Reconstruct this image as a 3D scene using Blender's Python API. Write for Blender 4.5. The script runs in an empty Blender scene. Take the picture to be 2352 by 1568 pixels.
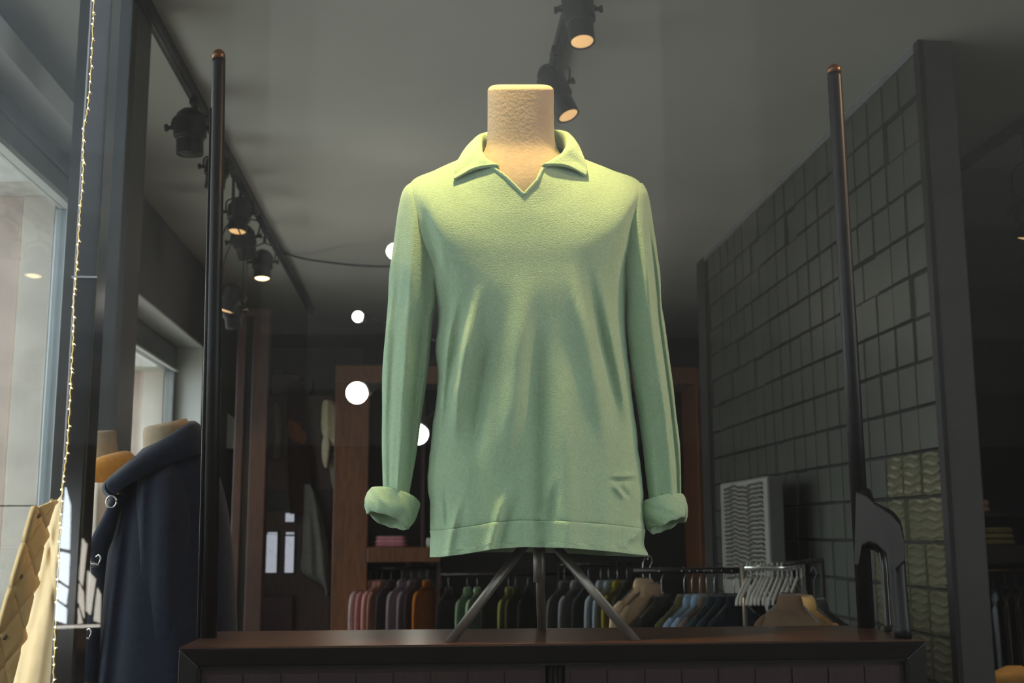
import bpy, bmesh, math, random
from mathutils import Vector, Matrix
random.seed(7)
V = Vector
R = math.radians
PI = math.pi
scene = bpy.context.scene
col = scene.collection

# ---------------------------------------------------------------- camera
W_PX, H_PX, F_PX = 2352.0, 1568.0, 2650.0
CAM = V((0, 0, 1.5))
cam_data = bpy.data.cameras.new('camera')
cam_data.sensor_width = 36.0
cam_data.lens = 36.0 * F_PX / W_PX
cam_data.clip_start = 0.05
cam_data.clip_end = 200
cam_data.dof.use_dof = True
cam_data.dof.focus_distance = 2.2
cam_data.dof.aperture_fstop = 7.1
cam = bpy.data.objects.new('camera', cam_data)
col.objects.link(cam)
ROT = (Matrix.Rotation(R(-4.0), 3, 'Z') @ Matrix.Rotation(R(99.3), 3, 'X') @ Matrix.Rotation(R(-0.2), 3, 'Z'))
cam.location = CAM
cam.rotation_euler = ROT.to_euler()
scene.camera = cam

def ray(x, y):
    return ROT @ V((x - W_PX / 2, -(y - H_PX / 2), -F_PX))
def PY(x, y, Y):                       # the point seen at pixel x,y on the plane of depth Y
    d = ray(x, y); return CAM + d * (Y / d.y)
def PX(x, y, X):
    d = ray(x, y); return CAM + d * (X / d.x)
def PZ(x, y, Z):
    d = ray(x, y); return CAM + d * ((Z - CAM.z) / d.z)

# ---------------------------------------------------------------- world, exposure
world = bpy.data.worlds.new('overcast_sky'); scene.world = world
world.use_nodes = True
bg = world.node_tree.nodes['Background']
bg.inputs['Color'].default_value = (0.90, 0.96, 1.0, 1)
bg.inputs['Strength'].default_value = 4.2
vs = scene.view_settings
vs.view_transform = 'Standard'; vs.look = 'None'; vs.exposure = 0.0; vs.gamma = 1.0
vs.use_curve_mapping = False
scene.cycles.max_bounces = 10
scene.cycles.transparent_max_bounces = 16
scene.cycles.caustics_reflective = False
scene.cycles.caustics_refractive = False
scene.cycles.sample_clamp_indirect = 3.0
scene.cycles.use_denoising = True

# ---------------------------------------------------------------- materials
MATS = {}
def mat(name, c, rough=0.6, metal=0.0, var=0.12, scale=8.0, bump=0.0, bscale=200.0, sheen=0.0, spec=0.5,
        stretch=None, emit=None, estr=0.0, coat=0.0, c2=None, detail=4.0, bdist=0.002):
    if name in MATS: return MATS[name]
    m = bpy.data.materials.new(name); m.use_nodes = True
    nt = m.node_tree; N = nt.nodes; L = nt.links
    b = N['Principled BSDF']
    b.inputs['Roughness'].default_value = rough
    b.inputs['Metallic'].default_value = metal
    b.inputs['Specular IOR Level'].default_value = spec
    if sheen:
        b.inputs['Sheen Weight'].default_value = sheen
        b.inputs['Sheen Roughness'].default_value = 0.45
        b.inputs['Sheen Tint'].default_value = (c[0]*.5+.5, c[1]*.5+.5, c[2]*.5+.5, 1)
    if coat:
        b.inputs['Coat Weight'].default_value = coat
        b.inputs['Coat Roughness'].default_value = 0.12
    tc = N.new('ShaderNodeTexCoord')
    mp = N.new('ShaderNodeMapping')
    L.new(tc.outputs['Object'], mp.inputs['Vector'])
    if stretch: mp.inputs['Scale'].default_value = stretch
    nz = N.new('ShaderNodeTexNoise'); nz.inputs['Scale'].default_value = scale
    nz.inputs['Detail'].default_value = detail
    L.new(mp.outputs['Vector'], nz.inputs['Vector'])
    rp = N.new('ShaderNodeValToRGB')
    d = c2 if c2 else tuple(x * (1 - var) for x in c)
    u = c if c2 else tuple(min(1, x * (1 + var)) for x in c)
    rp.color_ramp.elements[0].position = 0.3; rp.color_ramp.elements[0].color = (*d, 1)
    rp.color_ramp.elements[1].position = 0.7; rp.color_ramp.elements[1].color = (*u, 1)
    L.new(nz.outputs['Fac'], rp.inputs['Fac'])
    L.new(rp.outputs['Color'], b.inputs['Base Color'])
    if bump:
        n2 = N.new('ShaderNodeTexNoise'); n2.inputs['Scale'].default_value = bscale; n2.inputs['Detail'].default_value = 3
        L.new(mp.outputs['Vector'], n2.inputs['Vector'])
        bp = N.new('ShaderNodeBump'); bp.inputs['Strength'].default_value = bump; bp.inputs['Distance'].default_value = bdist
        L.new(n2.outputs['Fac'], bp.inputs['Height'])
        L.new(bp.outputs['Normal'], b.inputs['Normal'])
    if emit:
        b.inputs['Emission Color'].default_value = (*emit, 1)
        b.inputs['Emission Strength'].default_value = estr
    MATS[name] = m
    return m

def glass_mat(name, tint=(1, 1, 1), ior=1.5):
    m = bpy.data.materials.new(name); m.use_nodes = True
    nt = m.node_tree; N = nt.nodes; L = nt.links
    N.remove(N['Principled BSDF'])
    out = N['Material Output']
    tr = N.new('ShaderNodeBsdfTransparent'); tr.inputs['Color'].default_value = (*tint, 1)
    gl = N.new('ShaderNodeBsdfGlossy'); gl.inputs['Roughness'].default_value = 0.0
    fr = N.new('ShaderNodeFresnel')         # thin pane: the same Fresnel from either side
    ge = N.new('ShaderNodeNewGeometry'); mr = N.new('ShaderNodeMapRange')
    mr.inputs['To Min'].default_value = ior; mr.inputs['To Max'].default_value = 1.0 / ior
    L.new(ge.outputs['Backfacing'], mr.inputs['Value']); L.new(mr.outputs['Result'], fr.inputs['IOR'])
    mx = N.new('ShaderNodeMixShader')
    L.new(fr.outputs['Fac'], mx.inputs['Fac']); L.new(tr.outputs[0], mx.inputs[1]); L.new(gl.outputs[0], mx.inputs[2])
    L.new(mx.outputs[0], out.inputs['Surface'])
    return m

def hexc(h):
    h = h.lstrip('#'); r = []
    for i in (0, 2, 4):
        s = int(h[i:i+2], 16) / 255
        r.append(s / 12.92 if s <= 0.04045 else ((s + 0.055) / 1.055) ** 2.4)
    return tuple(r)

M_ceil = mat('ceiling_paint', hexc('#c4c4bb'), 0.9, var=0.04, scale=1.5)
M_wall = mat('grey_wall_paint', hexc('#77777a'), 0.85, var=0.06, scale=2)
M_darkwall = mat('charcoal_wall_paint', hexc('#34332f'), 0.9, var=0.1, scale=2)
M_white = mat('white_reveal_paint', hexc('#d9dcd9'), 0.7, var=0.03, scale=3)
M_floor = mat('dark_wood_floor', hexc('#3a2c22'), 0.4, var=0.3, scale=4, stretch=(1, 8, 1))
M_alu = mat('window_aluminium', hexc('#9aa0a2'), 0.35, metal=0.7, var=0.05)
M_darkalu = mat('dark_mullion_metal', hexc('#23201c'), 0.16, metal=0.2, var=0.08, coat=0.6)
M_column = mat('lacquered_column', hexc('#2a2722'), 0.5, metal=0.0, var=0.06, scale=2, coat=0.0, spec=0.8)
M_stone = mat('pale_stone', hexc('#e6ddcf'), 0.9, var=0.12, scale=5, bump=0.35, bscale=40)
M_stone2 = mat('pink_stone', hexc('#dcc8bb'), 0.9, var=0.1, scale=6, bump=0.3, bscale=40)
M_lintel = mat('rough_lintel_plaster', hexc('#d2cfc6'), 0.95, var=0.18, scale=14, bump=0.7, bscale=60)
M_street = mat('street_paving', hexc('#423f3a'), 0.9, var=0.2, scale=3)
M_facade = mat('opposite_facade', hexc('#55504a'), 0.9, var=0.15, scale=1)
M_wood = mat('dark_cabinet_wood', hexc('#452a1c'), 0.32, var=0.35, scale=5, stretch=(2, 18, 18), bump=0.06, bscale=60, coat=0.35)
M_frame = mat('black_stained_wood', hexc('#14110f'), 0.4, var=0.2, scale=6, spec=0.3)
M_door = mat('red_brown_wood', hexc('#22110e'), 0.45, var=0.4, scale=5, stretch=(22, 4, 1), coat=0.2)
M_pole = mat('polished_black_metal', hexc('#0e0d0c'), 0.42, metal=0.0, var=0.1, spec=0.25)
M_bronze = mat('worn_bronze_tip', hexc('#7a5130'), 0.35, metal=0.7, var=0.2, scale=60)
M_steel = mat('brushed_steel', hexc('#716d64'), 0.42, metal=0.6, var=0.25, scale=30, stretch=(1, 1, 0.15), bump=0.1, bscale=90)
M_black = mat('matte_black_metal', hexc('#171615'), 0.5, var=0.15, scale=20)
M_rail = mat('black_rail_metal', hexc('#2a2825'), 0.3, metal=0.6, var=0.1)
M_chrome = mat('chrome', hexc('#c9c9c6'), 0.2, metal=1.0, var=0.05)
M_linen = mat('linen_mannequin', hexc('#b3a086'), 0.9, var=0.06, scale=60, bump=0.3, bscale=150, bdist=0.003)
M_linen2 = mat('grey_linen_mannequin', hexc('#9c8a70'), 0.9, var=0.08, scale=60, bump=0.3, bscale=200)
M_shirt = mat('mint_velour', hexc('#a2be9b'), 0.95, var=0.07, scale=160, bump=0.6, bscale=420, sheen=0.55, spec=0.1, bdist=0.0025, detail=6)
M_navy = mat('navy_wool', hexc('#151b2a'), 0.9, var=0.15, scale=60, bump=0.4, bscale=300, sheen=0.35, spec=0.2)
M_camel = mat('camel_cotton', hexc('#e6cb9b'), 0.75, var=0.06, scale=20, bump=0.35, bscale=35, sheen=0.1, spec=0.25, bdist=0.006)
M_quilt = mat('quilted_camel', hexc('#d9b981'), 0.75, var=0.06, scale=20, bump=0.2, bscale=50, sheen=0.1, spec=0.25, bdist=0.004)
M_cream = mat('cream_knit', hexc('#ddd0bb'), 0.9, var=0.05, scale=50, bump=0.4, bscale=220, sheen=0.2)
M_mustard = mat('mustard_wool', hexc('#cf9140'), 0.9, var=0.1, scale=70, bump=0.4, bscale=250, sheen=0.35)
M_snap = mat('snap_metal', hexc('#6b6054'), 0.35, metal=0.6, var=0.1)
M_tile = mat('grey_green_tile', hexc('#42443c'), 0.42, var=0.14, scale=2.5, spec=0.5)
M_tile2 = mat('olive_reflection_tile', hexc('#5d5a45'), 0.3, var=0.14, scale=4, spec=0.5)
M_joint = mat('dark_tile_joint', hexc('#1b1b18'), 0.8)
M_case = mat('chestnut_wood', hexc('#6a4022'), 0.45, var=0.3, scale=4, stretch=(12, 12, 1.5), coat=0.15)
M_dwood = mat('dark_walnut', hexc('#3a2620'), 0.5, var=0.25, scale=4, stretch=(14, 14, 1.5))
M_globe = mat('lit_opal_glass', hexc('#fff6e6'), 0.3, emit=(1.0, 0.93, 0.8), estr=16.0)
M_lens = mat('lit_warm_lens', hexc('#e8b070'), 0.3, emit=(1.0, 0.60, 0.25), estr=0.75)
M_lens2 = mat('bright_warm_lens', hexc('#ffd9a0'), 0.3, emit=(1.0, 0.74, 0.38), estr=3.5)
M_led = mat('warm_fairy_led', hexc('#ffe9a0'), 0.3, emit=(1.0, 0.85, 0.42), estr=14.0)
M_wire = mat('fairy_light_wire', hexc('#b59a4a'), 0.4, metal=0.5, emit=(1.0, 0.8, 0.3), estr=0.6)  # faint glow put into the wire itself to make it glimmer
M_pane = mat('daylight_glow_pane', hexc('#dfe3ee'), 0.3, var=0.25, scale=14, emit=(0.8, 0.84, 1.0), estr=0.35)  # panes emit on their own, standing in for daylight
G_front = glass_mat('shop_glass')
G_side = glass_mat('side_window_glass', (0.93, 0.96, 0.96))

# ---------------------------------------------------------------- mesh building
class MB:
    def __init__(s): s.v = []; s.f = []
    def add(s, vs, fs):
        o = len(s.v); s.v += [V(p) for p in vs]; s.f += [tuple(i + o for i in f) for f in fs]; return s
    def box(s, a, b, ch=0.0):
        x0, y0, z0 = (min(a[i], b[i]) for i in range(3)); x1, y1, z1 = (max(a[i], b[i]) for i in range(3))
        return s.add([(x0,y0,z0),(x1,y0,z0),(x1,y1,z0),(x0,y1,z0),(x0,y0,z1),(x1,y0,z1),(x1,y1,z1),(x0,y1,z1)],
              [(3,2,1,0),(4,5,6,7),(0,1,5,4),(1,2,6,5),(2,3,7,6),(3,0,4,7)])
    def hexa(s, p):                      # eight corners, bottom four then top four
        return s.add(p, [(3,2,1,0),(4,5,6,7),(0,1,5,4),(1,2,6,5),(2,3,7,6),(3,0,4,7)])
    def rings(s, rs, closed=True, cap0=True, cap1=True):
        n = len(rs[0]); vs = [p for r in rs for p in r]; fs = []
        for i in range(len(rs) - 1):
            for k in range(n if closed else n - 1):
                a = i*n + k; b = i*n + (k+1) % n
                fs.append((a, b, b + n, a + n))
        if cap0: fs.append(tuple(range(n - 1, -1, -1)))
        if cap1: fs.append(tuple((len(rs)-1)*n + k for k in range(n)))
        return s.add(vs, fs)
    def tube(s, pts, r, n=10, cap=True):
        pts = [V(p) for p in pts]; rs = []
        rad = r if isinstance(r, (list, tuple)) else [r] * len(pts)
        up = None
        for i, p in enumerate(pts):
            t = (pts[min(i+1, len(pts)-1)] - pts[max(i-1, 0)]).normalized()
            if up is None:
                up = t.orthogonal().normalized()
            up = (up - t * up.dot(t)).normalized()
            w = t.cross(up)
            rs.append([p + (up * math.cos(2*PI*k/n) + w * math.sin(2*PI*k/n)) * rad[i] for k in range(n)])
        return s.rings(rs, True, cap, cap)
    def lathe(s, o, ax, prof, n=24, cap=True):      # prof: (distance along axis, radius)
        o = V(o); ax = V(ax).normalized(); u = ax.orthogonal().normalized(); w = ax.cross(u)
        rs = [[o + ax*d + (u*math.cos(2*PI*k/n) + w*math.sin(2*PI*k/n))*r for k in range(n)] for d, r in prof]
        return s.rings(rs, True, cap, cap)
    def sphere(s, o, r, n=16, m=10):
        o = V(o)
        rs = [[o + V((math.sin(PI*i/m)*math.cos(2*PI*k/n), math.sin(PI*i/m)*math.sin(2*PI*k/n), -math.cos(PI*i/m))) * r
               for k in range(n)] for i in range(1, m)]
        return s.rings(rs)
    def grid(s, g, closed_u=False):
        nu = len(g); nv = len(g[0]); fs = []
        for i in range(nu if closed_u else nu - 1):
            for j in range(nv - 1):
                a = i*nv + j; b = ((i+1) % nu)*nv + j
                fs.append((a, b, b + 1, a + 1))
        return s.add([p for r in g for p in r], fs)
    def build(s, name, m, parent=None, smooth=False, solid=0.0, bevel=0.0, sub=0, origin=True, off=1.0):
        me = bpy.data.meshes.new(name)
        base = V((0, 0, 0))
        if parent is not None: base = root_loc(parent)
        elif origin:
            xs = [p.x for p in s.v]; ys = [p.y for p in s.v]; zs = [p.z for p in s.v]
            base = V(((min(xs)+max(xs))/2, (min(ys)+max(ys))/2, min(zs)))
        me.from_pydata([p - base for p in s.v], [], s.f)
        bm = bmesh.new(); bm.from_mesh(me)
        bmesh.ops.recalc_face_normals(bm, faces=bm.faces)
        bm.to_mesh(me); bm.free()
        if smooth:
            me.polygons.foreach_set('use_smooth', [True] * len(me.polygons))
        me.materials.append(m)
        o = bpy.data.objects.new(name, me); col.objects.link(o)
        if parent is not None: o.parent = parent
        else: o.location = base
        if bevel:
            b = o.modifiers.new('bevel', 'BEVEL'); b.width = bevel; b.segments = 2; b.limit_method = 'ANGLE'; b.angle_limit = R(40)
        if solid:
            d = o.modifiers.new('solid', 'SOLIDIFY'); d.thickness = solid; d.offset = off
        if sub:
            d = o.modifiers.new('sub', 'SUBSURF'); d.levels = sub; d.render_levels = sub
        return o
def root_loc(o):
    p = V(o.location)
    while o.parent is not None:
        o = o.parent; p = p + V(o.location)
    return p
def tag(o, label, cat, group=None, kind=None):
    if label: o['label'] = label
    if cat: o['category'] = cat
    if group: o['group'] = group
    if kind: o['kind'] = kind
    return o
def thing(name, loc, label, cat, group=None, kind=None):
    o = bpy.data.objects.new(name, None); o.empty_display_size = 0.1; o.location = loc
    col.objects.link(o)
    return tag(o, label, cat, group, kind)
def struct(name, mb, m, label=None, **k):
    o = mb.build(name, m, **k); o['kind'] = 'structure'
    if label: o['label'] = label
    return o
def bx(a, b): return MB().box(a, b)
def cr(p0, p1, p2, p3, t):
    return 0.5*((2*p1) + (p2-p0)*t + (2*p0-5*p1+4*p2-p3)*t*t + (3*p1-p0-3*p2+p3)*t*t*t)
def spline(pts, n):                       # Catmull-Rom through the points, n samples
    out = []; k = len(pts) - 1
    for i in range(n):
        x = i * k / (n - 1); j = min(int(x), k - 1); t = x - j
        out.append(cr(pts[max(j-1, 0)], pts[j], pts[j+1], pts[min(j+2, k)], t))
    return out
def sg(x, e): return math.copysign(abs(x) ** e, x)
def gauss(x, w): return math.exp(-(x / w) ** 2)
def ss(a, b, x):
    t = max(0, min(1, (x - a) / (b - a))); return t*t*(3 - 2*t)
def noise1(x, seed=0.0):
    return (math.sin(x*1.7 + seed*3.1) + math.sin(x*2.9 + seed*1.3 + 1.0)*0.6 + math.sin(x*5.3 + seed*2.2)*0.35) / 1.95

# ================================================================ the room
CEIL = 3.5; YG = 1.70
struct('floor', bx((-2.0, YG, -0.1), (5.2, 13.2, 0.0)), M_floor)
struct('ceiling', bx((-2.2, YG - 0.3, CEIL), (5.2, 13.2, CEIL + 0.15)), M_ceil)
struct('wall_back', bx((-2.0, 13.0, 0), (5.2, 13.2, CEIL)), M_wall)
struct('wall_far_right', bx((5.0, YG, 0), (5.2, 13.0, CEIL)), M_darkwall)
# left wall with two window niches
XL, XO = -1.75, -1.96
wl = MB()
Y1a, Y1b, H1 = 1.9, 5.72, 3.42
Y2a, Y2b, H2 = 6.35, 8.87, 2.90
SILL = 0.45
for (a, b, z0, z1) in ((YG, Y1a, 0, CEIL), (Y1b, Y2a, 0, CEIL), (Y2b, 13.0, 0, CEIL),
                       (Y1a, Y1b, H1, CEIL), (Y1a, Y1b, 0, SILL), (Y2a, Y2b, H2, CEIL), (Y2a, Y2b, 0, SILL)):
    wl.box((XO - 0.06, a, z0), (XL, b, z1))
struct('wall_left', wl, M_wall)
def niche(n, ya, yb, h):
    r = thing('window_%d' % n, ((XO + XL)/2, (ya+yb)/2, SILL), None, None, kind='structure')
    # white reveal boards on head, sill and jambs
    t = 0.012
    bx((XO, ya, h - t), (XL + 0.004, yb, h)).build('head_reveal', M_white, r)
    bx((XO, ya, SILL), (XL + 0.004, yb, SILL + t)).build('sill', M_white, r)
    bx((XO, ya, SILL + t), (XL + 0.004, ya + t, h - t)).build('jamb_reveal', M_white, r)
    bx((XO, yb - t, SILL + t), (XL + 0.004, yb, h - t)).build('jamb_reveal', M_white, r)
    fw = 0.085
    xa, xb = XO - 0.05, XO + 0.02
    bx((xa, ya, h - 0.2), (xb, yb, h - t)).build('transom', M_alu, r, bevel=0.006)
    bx((xb - 0.005, ya, h - 0.205), (xb + 0.02, yb, h - 0.19)).build('frame_bead', M_white, r)
    bx((xa, ya, SILL + t), (xb, yb, SILL + 0.1)).build('bottom_rail', M_alu, r, bevel=0.006)
    for y in (ya, yb - fw):
        bx((xa, y, SILL + 0.1), (xb, y + fw, h - 0.2)).build('stile', M_alu, r, bevel=0.006)
    bx((XO - 0.02, ya + fw, SILL + 0.1), (XO - 0.012, yb - fw, h - 0.2)).build('pane', G_side, r)
    return r
# near window: shallow recess, white fascia board, deep grey transom
w2 = thing('window_2', (-1.79, (Y1a+Y1b)/2, SILL), None, None, kind='structure')
bx((-1.80, Y1a, 3.30), (-1.63, Y1b, H1)).build('pelmet_board', M_white, w2, bevel=0.003)
bx((-1.86, Y1a, 3.10), (-1.775, Y1b, 3.30)).build('transom', M_alu, w2, bevel=0.008)
bx((-1.86, Y1a, 3.20), (-1.765, Y1b, 3.215)).build('transom_ridge', M_alu, w2, bevel=0.003)
bx((-1.84, Y1a, 3.075), (-1.772, Y1b, 3.10)).build('frame_bead', M_white, w2)
for y in (Y1a, Y1b - 0.07):
    bx((-1.86, y, SILL + .05), (-1.775, y + 0.07, 3.075)).build('stile', M_alu, w2, bevel=0.008)
    bx((-1.80, y + (0.07 if y == Y1a else -0.012), SILL + .05), (-1.785, y + (0.082 if y == Y1a else 0), 3.075)).build('frame_bead', M_white, w2)
bx((-1.86, Y1a, SILL - .01), (XL + .02, Y1b, SILL + 0.05)).build('sill', M_alu, w2)
bx((-1.825, Y1a + .07, SILL + .05), (-1.817, Y1b - .07, 3.075)).build('pane', G_side, w2)
niche(3, Y2a, Y2b, H2)
# stone jambs and lintels outside the side windows
for i, (ya, yb, h, xi) in enumerate(((Y1b, Y2a, 3.14, -1.862), (Y2b, 9.8, H2 - .2, XO - .06))):
    r = thing('trim_%d' % (i + 1), (-2.5, (ya+yb)/2, 0), None, None, kind='structure')
    for k, (xa, xb, m) in enumerate(((xi - 0.155, xi, M_stone), (xi - 0.27, xi - 0.16, M_stone2), (-2.95, xi - 0.275, M_stone))):
        for q, (za, zb) in enumerate(((0, 1.62), (1.625, 3.25))):
            bx((xa, ya - 0.06 + 0.012*k, za), (xb, yb, min(zb, h))).build('stone', m, r, bevel=0.004)
    bx((-2.95, ya - 0.30, h), (xi, yb, h + 0.7)).build('lintel', M_lintel, r)
# street outside, the facades across it (seen only as reflections in the front glass)
struct('ground_street', bx((-14, -13, -0.25), (14, YG - 0.02, -0.12)), M_street)
struct('ground_side_bounce_paving', bx((-14, YG - 0.02, -0.25), (-2.03, 14, -0.12)), mat('pale_bounce_paving', hexc('#cfc9be'), 0.9, var=0.1, scale=2))  # unseen paving made pale to bounce daylight up into the left side
def facade(n, x0, x1, h, cols):
    r = thing('wall_opposite_%d' % n, ((x0+x1)/2, -9.2, -0.12), None, None, kind='structure')
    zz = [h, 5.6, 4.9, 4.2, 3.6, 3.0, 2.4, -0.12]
    for k in range(7):                        # rendered courses, darkened downward so their mirrored haze in the glass fades
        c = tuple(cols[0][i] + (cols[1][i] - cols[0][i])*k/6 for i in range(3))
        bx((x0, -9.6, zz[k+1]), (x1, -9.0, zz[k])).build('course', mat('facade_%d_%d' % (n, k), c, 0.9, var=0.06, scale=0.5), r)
    bx((x0, -9.0, h - 0.5), (x1, -8.85, h - 0.3)).build('cornice', M_facade, r)
facade(1, -13.5, -3.38, 9.4, (hexc('#8f979c'), hexc('#2a2823')))  # pale blue-grey tone stands in for sky mirrored in the glass
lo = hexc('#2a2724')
for n, x0, x1, c in ((2, -3.38, -2.25, '#46433e'), (3, -2.25, -1.85, '#5f5d57'), (4, -1.85, -1.35, '#7a7973'), (5, -1.35, 1.7, '#8c8b84'), (6, 1.7, 2.6, '#7f7e77'), (7, 2.6, 3.7, '#6c6a65'), (8, 3.7, 13.5, '#5a5853')):  # neighbouring tones graded so the mirrored haze changes gradually across the glass
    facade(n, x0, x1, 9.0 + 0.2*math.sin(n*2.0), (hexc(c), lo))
# front shop glass with its dark mullion
w1 = thing('window_1', (0, YG, 0), None, None, kind='structure')
mA = PY(160, 800, YG + .02).x; mB = PY(214, 800, YG + .02).x
bx((-1.72, YG, 0.02), (4.9, YG + 0.010, CEIL - 0.12)).build('pane', G_front, w1)
bx((mA, YG + 0.016, 0.02), (mB, YG + 0.07, CEIL - 0.12)).build('mullion', M_darkalu, w1, bevel=0.004)
struct('ceiling_sky_blocker', bx((-3.2, -0.6, 3.95), (5.2, YG - 0.06, 4.1)), M_facade)  # unseen slab added to keep high sky light off the display
# panes across the street that emit in place of daylight, mirrored in the glass
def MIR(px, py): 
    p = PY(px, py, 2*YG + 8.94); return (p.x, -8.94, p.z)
sw_ = thing('window_opposite_glow_stand_in', MIR(180, 1440), None, None, kind='structure')
M_glow1 = mat('reflected_daylight_glow', hexc('#e6efff'), 0.4, emit=(0.80, 0.90, 1.0), estr=15.0)
M_glow2 = mat('dim_reflected_daylight_glow', hexc('#e6e0d2'), 0.4, emit=(1.0, 0.92, 0.78), estr=6.5)
for quad, m in (([(136,1258),(158,1262),(160,1160),(149,1118)], M_glow1), ([(133,1330),(155,1345),(158,1272),(136,1266)], M_glow1), ([(129,1375),(150,1388),(154,1352),(132,1338)], M_glow1), ([(126,1425),(150,1432),(151,1398),(128,1380)], M_glow1),
                ([(180,1330),(188,1345),(198,1250),(188,1236)], M_glow2), ([(178,1380),(192,1420),(190,1360),(180,1340)], M_glow2), ([(196,1400),(206,1412),(218,1330),(200,1310)], M_glow2), ([(178,1432),(188,1432),(180,1400),(178,1396)], M_glow2), ([(214,1425),(228,1430),(230,1365),(222,1350)], M_glow2), ([(128,1444),(228,1440),(228,1434),(128,1437)], M_glow2)):
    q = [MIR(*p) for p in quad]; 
    MB().hexa([(x, y - 0.03, z) for x, y, z in q] + [(x, y, z) for x, y, z in q]).build('reflected_glow_pane', m, sw_)
for z in (PY(200, 634, YG).z,):
    bx((mA - 0.001, YG + 0.0115, z), (mB + 0.002, YG + 0.0155, z + 0.003)).build('clip', M_chrome, w1)
bx((-1.9, YG - 0.03, -0.12), (5.0, YG + 0.07, 0.02)).build('bottom_rail', M_darkalu, w1)
bx((-1.9, YG - 0.05, CEIL - 0.12), (5.0, YG + 0.07, CEIL + 0.4)).build('head_rail', M_darkalu, w1)
# lacquered column inside
cA = PY(166, 300, 4.15).x; cB = PY(303, 300, 4.15).x
struct('column', bx((cA, 4.15, 0), (cB, 4.36, CEIL)), M_column, 'dark glossy square column behind the two coats')
struct('trim_3', bx((cA + 0.085, 4.135, 0), (cA + 0.105, 4.15, 2.9)), M_alu)

# tiled partition on the right
XR, YRa, YRb = 2.0, 4.42, 8.45
part = struct('wall_right', bx((XR + 0.02, YRa, 0), (XR + 0.13, YRb, CEIL)), M_joint)
ep = bx((XR + 0.0, YRa - 0.03, 0), (XR + 0.145, YRa, CEIL - 0.0)).build('end_board', mat('end_board_paint', hexc('#4d4c46'), 0.45, var=0.05), part, bevel=0.006)
bx((XR - 0.004, YRa - 0.034, 0), (XR + 0.016, YRa + 0.015, CEIL)).build('edge_strip', M_black, part)
bx((XR + 0.002, YRa + .016, CEIL - 0.035), (XR + 0.03, YRb, CEIL)).build('top_trim', M_wall, part)
T = 0.183; tile_mesh = {}
def tile_obj(y, z, w, h, m, dx, tilt):
    key = (round(w, 4), round(h, 4), m.name)
    if key not in tile_mesh:
        g = 0.007; a, b = w/2 - g/2, h/2 - g/2; c = 0.005
        mb = MB()
        mb.add([(0.02,-a,-b),(0.02,a,-b),(0.02,a,b),(0.02,-a,b),(0,-a+c,-b+c),(0,a-c,-b+c),(0,a-c,b-c),(0,-a+c,b-c)],
               [(4,5,6,7),(0,1,5,4),(1,2,6,5),(2,3,7,6),(3,0,4,7)])
        if m is M_tile2:               # three shallow wavy flutes, shaped and tinted to imitate a reflection
            for q in range(5):
                zz = -b + (q + 0.5) * 2*b/5; pts = []
                mb2 = [(-a*0.9 + k*1.8*a/6, zz + 0.006*math.sin(k*1.1 + q)) for k in range(7)]
                up = [(0.0, yy, z2 - 0.011) for yy, z2 in mb2]; md = [(-0.005, yy, z2) for yy, z2 in mb2]; dn = [(0.0, yy, z2 + 0.011) for yy, z2 in mb2]
                mb.grid([up, md, dn])
        o = mb.build('tile', m, origin=False); tile_mesh[key] = o.data
        bpy.data.objects.remove(o)
    o = bpy.data.objects.new('tile', tile_mesh[key]); col.objects.link(o)
    o.parent = part
    o.location = V((XR + dx, y, z)) - V(part.location)
    o.rotation_euler = (0, tilt[0], tilt[1])
    return o
cells = []
ncol = int((YRb - 0.25 - YRa - 0.016) / T)
for c in range(ncol):
    for r in range(int((CEIL - 0.04) / T)):
        y = YRa + 0.016 + (c + 0.5)*T; z = CEIL - 0.04 - (r + 0.5)*T
        cells.append((c, r, y, z))
rt = random.Random(3)
rest = MB(); cnt = 0
for (c, r, y, z) in cells:
    fl = (c < 4 and r >= 9 and not (c == 3 and r < 11))
    dx = rt.uniform(-0.002, 0.004) + (0.012 if rt.random() < 0.07 else 0)
    tl = (rt.uniform(-.012, .012), rt.uniform(-.012, .012))
    low = z < 0.75 or (c > 9 and z < 1.15)
    if not low and cnt < 298:
        tile_obj(y, z, T, T, M_tile2 if fl else M_tile, dx, tl); cnt += 1
    else:
        rest.box((XR + dx, y - T/2 + 0.004, z - T/2 + 0.004), (XR + 0.02, y + T/2 - 0.004, z + T/2 - 0.004))
ro = rest.build('tile_field', M_tile, part); ro['kind'] = 'stuff'
bx((XR + 0.0, YRb - 0.23, 0), (XR + 0.02, YRb, CEIL)).build('end_strip', M_darkwall, part)
# ================================================================ display cabinet
CX0, CX1, CY0, CY1, CT = -0.438, 0.905, 2.115, 2.445, 1.30
cab = thing('display_cabinet', ((CX0+CX1)/2, (CY0+CY1)/2, 0), 'dark wooden two-door cabinet carrying the green shirt mannequin', 'cabinet')
bx((CX0, CY0 + 0.003, CT - 0.0025), (CX1, CY1, CT)).build('top_veneer', M_wood, cab)
bx((CX0 + .001, CY0 + 0.036, CT - 0.014), (CX1 - .001, CY1 - .001, CT - 0.0025)).build('top_board', M_wood, cab, bevel=0.003)
for x0, x1 in ((CX0, CX0 + 0.02), (CX1 - 0.02, CX1)):
    bx((x0, CY0 + 0.02, 0.0), (x1, CY1, CT - 0.014)).build('side_panel', M_wood, cab, bevel=0.002)
bx((CX0 + 0.02, CY1 - 0.012, 0.06), (CX1 - 0.02, CY1, CT - 0.014)).build('back_panel', M_door, cab)
bx((CX0 + 0.02, CY0 + 0.04, 0.06), (CX1 - 0.02, CY1 - 0.012, 0.08)).build('bottom_board', M_wood, cab)
fz0, fz1, fb = 0.05, CT - 0.0027, 0.034
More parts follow.
